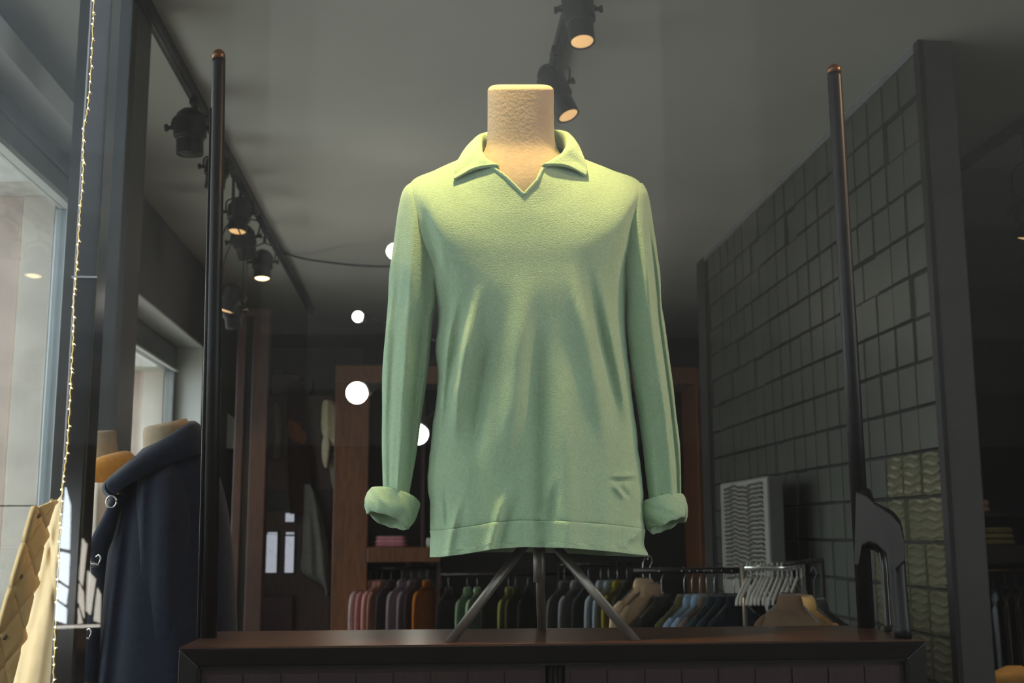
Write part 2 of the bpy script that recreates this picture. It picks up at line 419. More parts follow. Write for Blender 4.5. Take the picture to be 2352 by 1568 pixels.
def fr_bar(p, q, pi, qi):                  # mitred bevelled frame bar between outer edge p-q and inner edge pi-qi
    yo, yi, yb = CY0, CY0 + 0.014, CY0 + 0.034
    mb = MB()
    mb.add([(p[0], yo, p[1]), (q[0], yo, q[1]), (qi[0], yi, qi[1]), (pi[0], yi, pi[1]),
            (p[0], yb, p[1]), (q[0], yb, q[1]), (qi[0], yb, qi[1]), (pi[0], yb, pi[1])],
           [(0,1,2,3),(7,6,5,4),(0,4,5,1),(1,5,6,2),(2,6,7,3),(3,7,4,0)])
    return mb
O = [(CX0, fz0), (CX1, fz0), (CX1, fz1), (CX0, fz1)]
I = [(CX0 + fb, fz0 + fb), (CX1 - fb, fz0 + fb), (CX1 - fb, fz1 - fb), (CX0 + fb, fz1 - fb)]
for k, nm in enumerate(('bottom_rail', 'frame_stile', 'top_rail', 'frame_stile')):
    fr_bar(O[k], O[(k+1) % 4], I[k], I[(k+1) % 4]).build(nm, M_frame, cab, bevel=0.0015)
for k in range(4):                         # thin worn bead round the opening
    a, b = I[k], I[(k+1) % 4]
    e = 0.004
    bx((min(a[0], b[0]) - e/2, CY0 + 0.010, min(a[1], b[1]) - e/2), (max(a[0], b[0]) + e/2, CY0 + 0.018, max(a[1], b[1]) + e/2)).build('bead', M_pole, cab)
xm = PY(1278, 1550, CY0).x
for x0, x1 in ((CX0 + fb, xm - 0.016), (xm + 0.016, CX1 - fb)):
    d = bx((x0 + .002, CY0 + 0.020, fz0 + fb), (x1 - .002, CY0 + 0.034, fz1 - fb)).build('door', M_door, cab)
    n = 9
    for k in range(n):
        w = (x1 - x0 - .02) / n
        bx((x0 + .01 + k*w + 0.0015, CY0 + 0.016, fz0 + fb + .02), (x0 + .01 + (k+1)*w - 0.0015, CY0 + 0.021, fz1 - fb - .012)).build('plank', M_door, d)
for dx in (-0.009, 0.0, 0.009):
    MB().tube([(xm + dx, CY0 + 0.022, fz0 + fb), (xm + dx, CY0 + 0.022, fz1 - fb)], 0.0046, 8).build('centre_reed', M_frame, cab, smooth=True)
for x in (CX0 + 0.03, CX1 - 0.07):
    for y in (CY0 + 0.05, CY1 - 0.06):
        pass

# ================================================================ uprights standing on the cabinet
def upright(label, top, bot, r):
    u = thing('clothes_upright', bot, label, 'pole', 'uprights on the cabinet')
    ax = (top - bot)
    MB().lathe(bot, ax, [(0, r*1.12), (ax.length*0.5, r*1.08), (ax.length - 0.03, r), (ax.length - 0.022, r*0.98)], 20).build('pole', M_pole, u, smooth=True)
    t = top - ax.normalized()*0.022
    MB().lathe(t, ax, [(0, r*1.0), (0.010, r*0.97), (0.017, r*0.75), (0.021, r*0.35), (0.022, 0.001)], 20).build('tip', M_bronze, u, smooth=True)
    return u, ax.normalized()
tl = PY(503, 113, 2.30); bl = PZ(484, 1462, CT); bl = V((bl.x, 2.30, CT))
u, _ = upright('straight black upright pole at the left end of the cabinet', tl, bl, 0.0135)
MB().tube([bl + V((-0.018, -0.006, 0)), tl + V((-0.010, -0.004, -0.13))], 0.0035, 8).build('edge_rod', M_rail, u, smooth=True)
YU = 2.385
tr = PY(1915, 147, YU); br = PY(1990, 1441, YU); br.z = CT
u, _ = upright('leaning black upright with forked foot at the right end of the cabinet', tr, br, 0.0155)
arm = [PY(1983, 1130, 2.375), PY(1992, 1165, 2.35), PY(2015, 1180, 2.30), PY(2038, 1195, 2.24), PY(2052, 1222, 2.20), PY(2058, 1275, 2.185), PY(2065, 1370, 2.17), PY(2074, 1465, 2.152)]
arm[-1].z = CT
MB().tube(spline(arm, 28), spline([0.016, 0.019, 0.020, 0.021, 0.0185, 0.0165, 0.016, 0.016], 28), 14).build('front_leg', M_pole, u, smooth=True)
web = [(1966,1128),(1990,1138),(2012,1158),(2046,1180),(2068,1204),(2077,1240),(2080,1290),(2058,1310),(2046,1290),(2034,1268),(2014,1252),(1996,1246),(1980,1254),(1972,1300),(1962,1300)]
wr = [[PX(x, y, X) for x, y in web] for X in (0.872, 0.900)]
MB().rings(wr).build('web_plate', M_pole, u, bevel=0.005)
rib = [PY(1992, 1252, 2.37), PY(2015, 1258, 2.33), PY(2028, 1280, 2.30), PY(2034, 1360, 2.29), PY(2040, 1449, 2.285)]
rib[-1].z = CT
MB().tube(spline(rib, 16), 0.008, 10).build('inner_brace', M_rail, u, smooth=True)

# ================================================================ mannequin on its tripod
YM = 2.27
def loft_px(levels, K, yc, e=0.85, n=40, disp=None, cap0=False, cap1=False):
    """levels: (py, left px, right px, front depth, back depth[, depth shift]); silhouettes as the photo shows them at depth yc"""
    L = [V((l[0], l[1], l[2])) for l in levels]
    D = [V((l[3], l[4], l[5] if len(l) > 5 else 0.0)) for l in levels]
    A = spline(L, n); B = spline(D, n); rs = []
    for i, (a, b) in enumerate(zip(A, B)):
        r = []
        for k in range(K):
            th = 2*PI*k/K
            c, s = math.cos(th), math.sin(th)
            px = (a.y + a.z)/2 + (a.z - a.y)/2 * sg(c, e)
            off = (b.y if s > 0 else b.x) * sg(s, e) + b.z
            py = a.x
            if disp:
                dpx, dpy, doff = disp(i/(n-1), th, px, py); px += dpx; py += dpy; off += doff
            r.append(PY(px, py, yc + off))
        rs.append(r)
    return MB().rings(rs, True, cap0, cap1)
feet = [PZ(1034, 1474, CT), PZ(1458, 1470, CT), PZ(1244, 1446, CT)]
man = thing('mannequin', ((feet[0]+feet[1]+feet[2])/3), 'pale linen torso mannequin with neck cap, wearing the mint green shirt', 'mannequin')
loft_px([(194, 1150, 1242, .040, .040), (196, 1132, 1260, .052, .052), (203, 1122, 1270, .059, .059), (214, 1120, 1272, .060, .060), (260, 1120, 1272, .060, .060),
         (318, 1119, 1274, .060, .060), (342, 1114, 1281, .063, .06), (362, 1103, 1294, .070, .06), (386, 1088, 1312, .080, .06), (412, 1066, 1335, .088, .06), (440, 1045, 1352, .092, .06),
         (480, 1030, 1370, .094, .07), (600, 1040, 1390, .095, .08), (900, 1050, 1410, .10, .085), (1180, 1040, 1430, .09, .085)], 48, YM, 0.95, 70, cap0=True, cap1=True).build('torso', M_linen, man, smooth=True)
hub = PY(1240, 1215, YM + 0.02)
for k, (f, px) in enumerate(zip(feet, ((1202, 1255), (1276, 1255), (1239, 1255)))):
    t = PY(px[0], px[1], YM + (0.0, 0.0, 0.05)[k])
    d = (t - f)
    p0 = f + V((0, 0, 0.0))
    mb = MB(); n = 14; r = 0.0092; axd = d.normalized(); uu = axd.orthogonal().normalized(); ww = axd.cross(uu)
    r0 = []; r1 = []
    for q in range(n):
        o = (uu*math.cos(2*PI*q/n) + ww*math.sin(2*PI*q/n))*r
        b = f + o; b = b - axd * ((b.z - CT - 0.0005) / axd.z)        # foot cut flat on the cabinet top
        r0.append(b); r1.append(t + o + axd*0.05)
    mb.rings([r0, r1]).build('leg', M_steel, man, smooth=True)
sa = PY(1239, 1337, YM + 0.045); sb = PY(1238, 1225, YM + 0.045)
MB().lathe(sa, sb - sa, [(0, .0105), (0.001, .0125), ((sb-sa).length, .0125)], 18).build('socket_tube', M_steel, man, smooth=True)

# ================================================================ mint velour shirt
shirt = thing('long_sleeved_shirt', PY(1205, 1277, YM), 'mint green velour long-sleeved shirt with open collar on the mannequin', 'shirt')
K = 240
# folds: polyline in px, width px, height in metres toward the viewer
FOLDS = [
 ([(1105, 640), (1078, 760), (1052, 900), (1040, 1050)], 13, 0.012),
 ([(1060, 640), (1032, 760), (1015, 900), (1005, 1040)], 11, 0.009),
 ([(1135, 700), (1112, 830), (1095, 960), (1085, 1080)], 20, -0.009),
 ([(1205, 620), (1196, 760), (1180, 930), (1155, 1100)], 26, 0.0085),
 ([(1222, 640), (1232, 830), (1240, 1020), (1243, 1240), (1243, 1300)], 22, -0.0095),
 ([(1262, 720), (1290, 900), (1300, 1080), (1305, 1240), (1306, 1300)], 30, 0.008),
 ([(1305, 600), (1338, 740), (1372, 900), (1392, 1060)], 16, 0.0075),
 ([(1335, 560), (1372, 720), (1405, 880), (1425, 1040)], 14, -0.0065),
 ([(1365, 600), (1398, 740), (1428, 880), (1452, 1010)], 12, 0.0065),
 ([(1060, 1130), (1048, 1185), (1036, 1240), (1026, 1300)], 7, 0.0055),
 ([(1020, 1115), (1024, 1165), (1028, 1200)], 6, -0.004),
 ([(1176, 1105), (1150, 1165), (1128, 1250), (1116, 1310)], 8, 0.0075),
 ([(1190, 1120), (1168, 1180), (1150, 1250), (1140, 1310)], 9, -0.005),
 ([(1262, 1085), (1256, 1140), (1250, 1195)], 7, 0.006),
 ([(1280, 1100), (1272, 1150), (1270, 1190)], 7, -0.004),
 ([(1388, 1092), (1430, 1094), (1472, 1088)], 5, 0.005),
 ([(1388, 1102), (1430, 1104), (1472, 1100)], 5, -0.004),
 ([(1403, 1108), (1420, 1126), (1440, 1150)], 6, 0.0055),
 ([(1415, 1105), (1432, 1128), (1450, 1148)], 6, -0.004),
 ([(1440, 1250), (1460, 1230), (1472, 1205)], 8, 0.006),
 ([(945, 430), (975, 500), (1000, 590), (1008, 680)], 14, -0.006),
 ([(1475, 440), (1455, 510), (1442, 600), (1438, 690)], 12, -0.007),
 ([(1002, 700), (1010, 640), (1012, 560)], 12, 0.004),
]
def seg_d(px, py, pts):
    best = (1e9, 0.0); n = len(pts) - 1
    for i in range(n):
        ax, ay = pts[i]; bx_, by_ = pts[i+1]
        dx, dy = bx_ - ax, by_ - ay
        t = max(0, min(1, ((px - ax)*dx + (py - ay)*dy) / (dx*dx + dy*dy)))
        d = math.hypot(px - ax - t*dx, py - ay - t*dy)
        if d < best[0]: best = (d, (i + t)/n)
    return best
FB = [(f, min(p[0] for p in f[0]) - 3*f[1], max(p[0] for p in f[0]) + 3*f[1], min(p[1] for p in f[0]) - 3*f[1], max(p[1] for p in f[0]) + 3*f[1]) for f in FOLDS]
def fold_amt(px, py):
    s = 0.0
    for (pts, w, a), x0, x1, y0, y1 in FB:
        if x0 < px < x1 and y0 < py < y1:
            d, t = seg_d(px, py, pts)
            e = pts[-1][1] > 1170
            s += (2.0 if w > 9 else 1.7) * a * gauss(d, w) * ss(0, 0.45, t) * (1 if e else ss(0, 0.35, 1 - t))
    return s
NK = [(1300,352,0),(1299,346,.03),(1287,339,.05),(1250,334,.062),(1200,331,.066),(1155,334,.062),(1118,339,.05),(1104,346,.03),
      (1102,354,0),(1108,368,-.035),(1130,383,-.070),(1166,410,-.090),(1203,447,-.100),(1232,416,-.092),(1250,384,-.072),(1290,366,-.035)]
NKv = [V(p) for p in NK]
def neck_at(th):
    x = (th/(2*PI)*16) % 16; j = int(x); t = x - j
    if j in (11, 12):                       # straight edges at the bottom of the V
        return NKv[j].lerp(NKv[(j+1) % 16], t)
    return cr(NKv[(j-1) % 16], NKv[j], NKv[(j+1) % 16], NKv[(j+2) % 16], t)
def ring_lvl(py_s, py_f, py_b, xl, xr, df, db, e=0.8, p=1.5):
    out = []
    for k in range(K):
        th = 2*PI*k/K; c, s = math.cos(th), math.sin(th)
        px = (xl+xr)/2 + (xr-xl)/2*sg(c, e)
        py = py_s + ((py_f if s < 0 else py_b) - py_s)*abs(s)**p
        out.append(V((px, py, (db if s > 0 else df)*sg(s, e))))
    return out
neck = [neck_at(2*PI*k/K) for k in range(K)]
lv = [neck]
lv.append(ring_lvl(368, 472, 345, 1050, 1348, .105, .085, 0.95, 1.6))
lv.append(ring_lvl(390, 505, 385, 1000, 1405, .111, .10, 0.9, 1.5))
lv.append(ring_lvl(422, 560, 450, 942, 1472, .118, .112, 0.8, 1.4))
lv.append(ring_lvl(500, 610, 540, 946, 1472, .121, .115, 0.8, 1.4))
lv.append(ring_lvl(605, 665, 640, 984, 1446, .124, .116, 0.8, 1.4))
for (py, xl, xr, df, db) in ((720,1006,1437,.124,.115),(800,1000,1441,.122,.115),(860,1006,1447,.121,.115),(940,999,1456,.121,.116),(1020,989,1466,.121,.117),
                             (1085,983,1473,.121,.118),(1145,985,1478,.121,.118)):
    lv.append(ring_lvl(py, py, py, xl, xr, df, db, 0.8))
def hem_py(px, s):
    if s < 0:
        pts = ((980,1279),(1010,1279),(1060,1273),(1105,1266),(1130,1261),(1200,1256),(1300,1258),(1400,1266),(1450,1272),(1490,1277))
    else:
        pts = ((980,1279),(1100,1268),(1200,1268),(1300,1270),(1400,1276),(1490,1278))
    for (a, b), (c, d) in zip(pts, pts[1:]):
        if px <= c: return b + (d-b)*max(0, (px-a)/(c-a))
    return pts[-1][1]
def hem_lvl(up, grow):
    out = []
    for k in range(K):
        th = 2*PI*k/K; c, s = math.cos(th), math.sin(th)
        px = 1234 + (247 + grow)*sg(c, 0.8)
        out.append(V((px, hem_py(px, s) - up*1.0, (.118 if s > 0 else .121)*sg(s, 0.8))))
    return out
lv.append(hem_lvl(62, -2)); lv.append(hem_lvl(30, -3)); lv.append(hem_lvl(0, 0))
NR = 190
rows = [spline([l[k] for l in lv], NR) for k in range(K)]      # per angle, down the shirt
hem_start = int(round((len(lv) - 3) / (len(lv) - 1) * (NR - 1)))
def shirt_pt(k, j):
    q = rows[k][j]; th = 2*PI*k/K; s = math.sin(th)
    px, py, off = q.x, q.y, q.z
    w = ss(0.05, 0.35, -s)
    if w > 0: off -= w * fold_amt(px, py)
    t = j/(NR - 1)
    # soft drape and the sewn hem line
    lowd = ss(0.35, 0.9, t)
    off -= (0.0030 if s < 0 else -0.004) * lowd * noise1(px/38.0, 1.0) * min(1, abs(s)*2)
    px += lowd * (1 - abs(s)) * 2.5 * noise1(py/34.0, 2.0 + (c_side := math.cos(th) > 0))
    g = gauss(j - hem_start, 1.3)
    off += (0.0014 if s < 0 else -0.0014) * g
    if t > 0.97:
        off -= 0.003 * noise1(px/17.0, 4.0) * (1 if s < 0 else -1)
    # the flared corner at the lower right
    cor = gauss(px - 1478, 16) * gauss(py - 1275, 14)
    px += 8*cor; off -= 0.006*cor
    return PY(px, py, YM + off)
gridv = [[shirt_pt(k, j) for j in range(NR)] for k in range(K)]
MB().grid([g[:hem_start+1] for g in gridv], True).build('body', M_shirt, shirt, smooth=True, solid=0.004, off=-1)
MB().grid([g[hem_start:] for g in gridv], True).build('hem_band', M_shirt, shirt, smooth=True, solid=0.005, off=-0.6)
trim_k = [k for k in range(K) if 2*PI*9.4/16 <= 2*PI*k/K <= 2*PI*14.6/16]
MB().tube([PY(neck[k].x, neck[k].y, YM + neck[k].z - 0.0005) for k in trim_k], 0.0034, 8).build('neck_trim', M_shirt, shirt, smooth=True)
# collar
CS = [ # (neckline, fold, leaf middle, leaf edge)
 ((1143,385,-.072),(1139,381,-.078),(1092,387,-.068),(1044,413,-.061)),
 ((1118,374,-.046),(1108,362,-.056),(1076,384,-.052),(1043,403,-.053)),
 ((1106,358,-.015),(1100,335,-.026),(1070,362,-.030),(1047,386,-.037)),
 ((1106,346,.025),(1102,314,.018),(1074,338,.020),(1058,366,.030)),
 ((1128,337,.053),(1122,306,.052),(1104,326,.068),(1095,352,.085)),
 ((1165,333,.063),(1160,302,.064),(1155,322,.088),(1150,345,.108)),
 ((1200,331,.066),(1200,300,.068),(1200,322,.094),(1200,345,.113)),
 ((1240,333,.063),(1243,301,.064),(1246,322,.088),(1250,345,.108)),
 ((1278,338,.053),(1284,302,.052),(1298,324,.068),(1305,352,.085)),
 ((1297,346,.025),(1304,309,.018),(1325,334,.020),(1337,364,.030)),
 ((1299,356,-.012),(1308,328,-.026),(1330,356,-.030),(1344,382,-.036)),
 ((1286,368,-.040),(1293,354,-.054),(1322,376,-.050),(1347,396,-.050)),
 ((1248,384,-.072),(1252,380,-.078),(1299,381,-.068),(1347,405,-.058)),
]
CU = [[V(p) for p in st] for st in CS]
nu, nvv = 72, 26
cols = []
for q in range(4): cols.append(spline([c[q] for c in CU], nu))
cg = []
for i in range(nu):
    a = spline([cols[0][i], cols[1][i], cols[2][i], cols[3][i]], nvv)
    cg.append([PY(p.x + 0.8*noise1(i*0.5, j*0.13), p.y, YM + p.z - 0.0015*noise1(i*0.45 + j*0.1, 3.0)) for j, p in enumerate(a)])
MB().grid(cg).build('collar', M_shirt, shirt, smooth=True, solid=0.006, off=0.0)
# sleeves
def sleeve(levels, ridges, yc, seed):
    def dsp(t, th, px, py):
        d = 0.0
        for (ang, drift, w, a) in ridges:
            x = (th - ang - drift*t + PI) % (2*PI) - PI
            d += a * gauss(x, w) * ss(0.12, 0.5, t)
        d += 0.0016*noise1(th*3 + t*5, seed)*ss(0.1, 0.5, t)
        wob = 2.2*noise1(t*9 + th, seed + 2)*ss(0.2, 0.5, t)
        return (wob*abs(math.cos(th))*math.cos(th)), 0, -d if math.sin(th) < 0 else d
    return loft_px(levels, 72, yc, 0.95, 110, dsp, cap0=True)
SL = [(420,942,956,.010,.010),(430,930,975,.028,.028),(450,921,995,.043,.043),(490,913,1008,.054,.054),(550,905,1010,.062,.062),(620,896,1006,.066,.066),(690,890,1003,.063,.063),
      (750,885,992,.060,.060),(850,880,983,.057,.057),(950,878,968,.053,.053),(1050,877,954,.047,.047),(1146,880,940,.040,.040)]
SR = [(420,1461,1475,.010,.010),(430,1442,1482,.028,.028),(450,1424,1490,.043,.043),(490,1416,1497,.054,.054),(550,1422,1505,.062,.062),(620,1432,1514,.066,.066),(690,1437,1520,.063,.063),
      (750,1438,1527,.060,.060),(850,1451,1541,.057,.057),(950,1467,1553,.053,.053),(1050,1478,1562,.047,.047),(1150,1490,1565,.040,.040)]
F3 = 1.5*PI
sleeve(SL, [(F3 - 0.25, 0.35, 0.16, .010), (F3 - 0.85, 0.3, 0.25, -.009), (F3 + 0.35, 0.4, 0.25, -.010), (F3 + 0.9, 0.2, 0.22, .008)], YM, 1.0).build('sleeve', M_shirt, shirt, smooth=True)
sleeve(SR, [(F3 + 0.1, 0.35, 0.18, .009), (F3 + 0.75, 0.15, 0.18, -.014), (F3 - 0.55, 0.3, 0.3, -.007), (F3 + 1.15, 0.0, 0.2, .006)], YM, 5.0).build('sleeve', M_shirt, shirt, smooth=True)
def cuff(cpx, cpy, ax, r, half, seed, crumple):
    o = PY(cpx, cpy, YM - 0.005); ax = V(ax).normalized()
    u = ax.cross(V((0, 1, 0))).normalized(); w = ax.cross(u)
    # turned-back cuff: wide smooth outside, rolled top edge, lower edge folded in with a few soft dents
    prof = [(-0.55, 0.60), (-0.80, 0.74), (-1.0, 0.88), (-0.92, 0.99), (-0.6, 1.03), (0.0, 1.03), (0.5, 1.01), (0.82, 0.97), (1.0, 0.88), (0.92, 0.78), (0.6, 0.72), (0.0, 0.70), (-0.3, 0.66)]
    pr = spline([V((*p, 0)) for p in prof + prof[:1]], 44)[:-1]
    m = 120; g = []
    for i in range(m):
        a = 2*PI*i/m; ring = []
        lob = 1 + 0.025*math.sin(2*a + seed) + 0.012*math.sin(3*a + seed*2)
        dent = 0.5 + 0.5*noise1(a*1.9, seed)
        for p in pr:
            low = ss(0.1, 1.0, p.x)
            rr = p.y*r*lob*(1 - crumple*low*dent)
            sx = half*(p.x*(1 + 0.10*math.sin(a + seed)) + low*0.22*noise1(a*1.6, seed + 3))
            rr += 0.0012*noise1(a*4 + p.x*3, seed + 5)
            ring.append(o + ax*sx + (u*math.cos(a) + w*math.sin(a))*rr)
        g.append(ring + [ring[0]])
    return MB().grid(g, True)
cuff(897, 1166, (-0.30, -0.24, -0.92), 0.0500, 0.0260, 1.3, 0.16).build('cuff', M_shirt, shirt, smooth=True)
cuff(1527, 1176, (0.24, -0.22, -0.94), 0.0460, 0.0270, 4.1, 0.18).build('cuff', M_shirt, shirt, smooth=True)
# warm display spot above the window, out of frame, aimed at the shirt
# ================================================================ track lighting
def spot_lamp(lens, ax, r, hang, label, group, lm=None, power=0.0, angle=60, length=None, color=(1.0, 0.72, 0.42)):
    """black theatre-style spotlight: ax points the way it shines, hang is where it is fixed to the track"""
    ax = V(ax).normalized(); lens = V(lens); hang = V(hang)
    L_ = length or r*3.4
    t = thing('track_spotlight', hang, label, 'spotlight', group)
    MB().lathe(lens, -ax, [(0, r*0.94), (0.0, r), (L_*0.30, r), (L_*0.31, r*1.06), (L_*0.36, r*1.06), (L_*0.37, r*1.22), (L_*0.78, r*1.24), (L_*0.8, r*1.12), (L_*0.9, r*0.95), (L_, r*0.55)], 24).build('housing', M_black, t, smooth=False, bevel=0.002)
    MB().lathe(lens + ax*0.001, ax, [(0, r*0.86), (r*0.10, r*0.7), (r*0.16, r*0.3), (r*0.17, 0.001)], 20).build('lens', lm or M_lens, t, smooth=True)
    MB().lathe(lens, ax, [(-0.004, r*1.0), (r*0.10, r*1.0), (r*0.10, r*0.88), (-0.004, r*0.88)], 24, cap=False).build('lens_rim', M_black, t)
    c = lens - ax*L_*0.58
    side = ax.cross(V((0, 1, 0)));
    if side.length < 0.2: side = ax.cross(V((1, 0, 0)))
    side.normalize()
    topc = c.lerp(hang, 0.62)
    for s in (-1, 1):
        pts = [c + side*s*r*1.36, c + side*s*r*1.42 + (topc - c)*0.35, c + side*s*r*1.25 + (topc - c)*0.75, topc]
        MB().tube(spline(pts, 10), r*0.09, 8).build('yoke_arm', M_black, t, smooth=True)
        MB().lathe(c + side*s*r*1.15, side*s, [(0, r*0.16), (r*0.5, r*0.16), (r*0.5, r*0.28), (r*0.72, r*0.28)], 12).build('tilt_knob', M_black, t)
    MB().tube([topc, hang], r*0.2, 10).build('stem', M_black, t, smooth=True)
    MB().box(hang + V((-0.02, -0.05, -0.012)), hang + V((0.02, 0.05, 0.02))).build('track_adapter', M_black, t, bevel=0.003)
    if power:
        ld = bpy.data.lights.new('spot', 'SPOT'); ld.energy = power; ld.color = color
        ld.spot_size = R(angle); ld.spot_blend = 0.6; ld.shadow_soft_size = r*0.8
        lo = bpy.data.objects.new('spot_light', ld); col.objects.link(lo); lo.parent = t
        lo.location = lens + ax*(r*0.25) - V(t.location)
        lo.rotation_euler = ax.to_track_quat('-Z', 'Y').to_euler()
    return t
def track(x, y0, y1, label, z=CEIL - 0.045):
    t = thing('lighting_track', (x, (y0+y1)/2, z), label, 'light track', 'ceiling lighting tracks')
    bx((x - 0.022, y0, z), (x + 0.022, y1, z + 0.045)).build('rail', M_black, t)
    bx((x - 0.006, y0 + .005, z - 0.004), (x + 0.006, y1 - .005, z)).build('conductor', M_rail, t)
    return t
TZ = CEIL - 0.055
track(-1.10, 2.6, 10.5, 'black ceiling track carrying the row of spotlights on the left')
track(0.515, 3.2, 5.6, 'short black ceiling track above the mannequin neck')
for px, py, r, ax, lm, lab, pw in (
    (436, 352, .060, (0.02, 0.05, -1), M_black, 'large unlit theatre spotlight nearest the left pole top', 0),
    (493, 430, .050, (-0.1, 0.05, -1), M_black, 'unlit spotlight half hidden behind the left pole', 0),
    (545, 530, .055, (-0.06, -0.1, -1), M_lens, 'amber-lit spotlight just right of the left pole, biggest glowing one of the row', 10),
    (570, 592, .058, (0.22, 0.42, -1), M_lens, 'amber-lit spotlight tucked between its two neighbours in the left row', 90),
    (602, 638, .055, (0.02, -0.12, -1), M_lens2, 'brightest spotlight with white-hot bulb at the end of the left row', 14),
    (519, 712, .045, (-0.3, 0, -1), M_lens, 'small dim spotlight low behind the left pole', 0),
    (537, 752, .045, (0.1, 0, -1), M_black, 'faint unlit spotlight farthest along the left track', 0)):
    p = PX(px, py, -1.10)
    spot_lamp(p, ax, r, (-1.10, min(p.y + 0.08, 10.4), TZ), lab, 'spotlights on the left track', lm, pw, 70)
p = PY(1337, 94, 3.95)
spot_lamp(p, (0.06, -0.22, -1), .048, (0.515, 4.02, TZ), 'upper black spotlight hanging above the mannequin at the top edge', 'spotlights above the mannequin', M_lens, 12, 60, length=0.24)
p = PY(1305, 264, 4.35)
spot_lamp(p, (0.36, -0.22, -0.9), .046, (0.50, 4.50, TZ), 'lower tilted black spotlight half behind the mannequin neck', 'spotlights above the mannequin', M_lens, 12, 60, length=0.24)
p = PY(2362, 545, 5.2)
spot_lamp(p, (-0.08, 0.22, -1), .06, (p.x + 0.05, 5.25, TZ), 'dark spotlight with gold glow at the right picture edge', None, M_lens, 60, 80)
track(p.x + 0.05, 4.6, 6.2, 'ceiling track of the dark side room at the right edge')
# the window's own spots, on a track over the display and above the picture
track(-0.05, 1.78, 2.9, 'ceiling track over the window display above the picture')
spot_lamp((0.06, 2.125, 3.22), (0.075, 0.03, -1), .05, (-0.05, 2.15, TZ), 'spotlight over the window display aimed at the green shirt', 'spotlights over the window display', M_lens, 160, 40, color=(1.0, 0.74, 0.30))
track(2.5, 1.78, 2.9, 'second ceiling track over the window display above the picture')
spot_lamp((2.46, 1.90, 3.18), (-1.0, 0.12, -0.52), .05, (2.5, 1.90, TZ), 'spotlight at the right over the window display', 'spotlights over the window display', M_lens, 100, 34, color=(1.0, 0.58, 0.28))
spot_lamp((-0.05, 2.55, 3.20), (-0.35, 0.25, -1), .05, (-0.05, 2.55, TZ), 'spotlight over the window display aimed at the coats', 'spotlights over the window display', M_lens, 14, 50)
# ceiling cable
cab_pts = [PZ(628, 572, CEIL - 0.02), PY(690, 592, 8.3), PY(760, 603, 8.0), PY(830, 610, 7.8), PY(905, 610, 7.6), PY(985, 590, 7.4)]
tag(MB().tube(spline(cab_pts, 30), 0.008, 8).build('power_cable', M_black, smooth=True), 'thin black cable sagging below the ceiling from the left track', 'cable')

# ================================================================ branching globe lamp behind the shirt
hubp = PY(1060, 800, 7.3)
ch = thing('globe_chandelier', hubp, 'black branching ceiling lamp with glowing white globes beside the left sleeve', 'lamp')
MB().tube([hubp + V((0, 0, -0.06)), V((hubp.x, hubp.y, CEIL))], 0.012, 10).build('stem', M_black, ch, smooth=True)
MB().lathe((hubp.x, hubp.y, CEIL), (0, 0, -1), [(0, .06), (0.02, .06), (0.035, .02)], 20).build('canopy', M_black, ch)
MB().sphere(hubp, 0.045).build('hub', M_black, ch, smooth=True)
for (px, py, Y, rpx, spx, spy) in ((822, 727, 7.5, 13, 858, 736), (820, 902, 7.0, 25, 845, 893), (906, 577, 6.0, 19, 930, 600), (960, 997, 7.0, 24, 985, 965), (1250, 700, 7.6, 24, 1220, 720)):
    g = PY(px, py, Y); r = rpx*Y/F_PX
    s = PY(spx, spy, Y + 0.03)
    d = (s - g).normalized()
    e = g + d*(r + 0.10)
    arm = MB().tube(spline([e, e + d*0.12, hubp.lerp(e, 0.4), hubp], 16), 0.009, 8).build('arm', M_black, ch, smooth=True)
    MB().lathe(g + d*r*0.80, d, [(0.0, max(r*0.72, .036)), (0.012, max(r*0.78, .042)), (0.035, max(r*0.6, .03)), (0.07, 0.018), (0.13, 0.012)], 18).build('socket', M_black, arm, smooth=True)
    MB().sphere(g, r, 24, 16).build('globe', M_globe, ch, smooth=True)

# ================================================================ fairy lights on the mullion
SY = YG + 0.0128
sp = [(216, -40), (213, 60), (209, 150), (204, 220), (199, 260), (192, 292), (191, 330), (191, 380), (188, 440), (184, 480), (181, 530), (177, 600), (174, 640), (169, 690), (169, 740), (167, 800),
      (163, 870), (159, 950), (154, 1030), (148, 1080), (143, 1120), (139, 1200), (134, 1290), (130, 1380), (126, 1460), (123, 1540), (121, 1600)]
wp = spline([PY(x, y, SY) for x, y in sp], 220)
fs = thing('fairy_light_string', wp[-1], 'string of tiny warm fairy lights hanging down the dark mullion', 'string lights')
MB().tube([p + V((0.0007*math.sin(i*1.9), 0, 0)) for i, p in enumerate(wp)], 0.0007, 5).build('wire', M_wire, fs, smooth=True)
bulb = None
zs = [0.0]
for i in range(1, len(wp)): zs.append(zs[-1] + (wp[i] - wp[i-1]).length)
nb = 74
for k in range(nb):
    d = zs[-1]*(k + 0.5 + 0.35*math.sin(k*k*0.7))/nb
    i = max(j for j in range(len(zs)) if zs[j] <= d)
    p = wp[i] + V((0.0012*math.sin(k*2.3), -0.0003, 0))
    if 470 < CAM.z*0 + (i/220*1640 - 40) < 600 and k % 2: continue
    if bulb is None:
        o = MB().sphere((0, 0, 0), 0.00105, 6, 5).build('bulb', M_led, origin=False, smooth=True); bulb = o.data
    else:
        o = bpy.data.objects.new('bulb', bulb); col.objects.link(o)
    o.parent = fs; o.location = p - V(fs.location)

# ================================================================ coat mannequins at the left
def wavy(amps):
    def dsp(t, th, px, py):
        d = 0.0
        for (c, w, a, slope) in amps:
            d += a*gauss(px - c - slope*(py - 1300), w)
        return 0, 0, (-d if math.sin(th) < 0 else d)
    return dsp
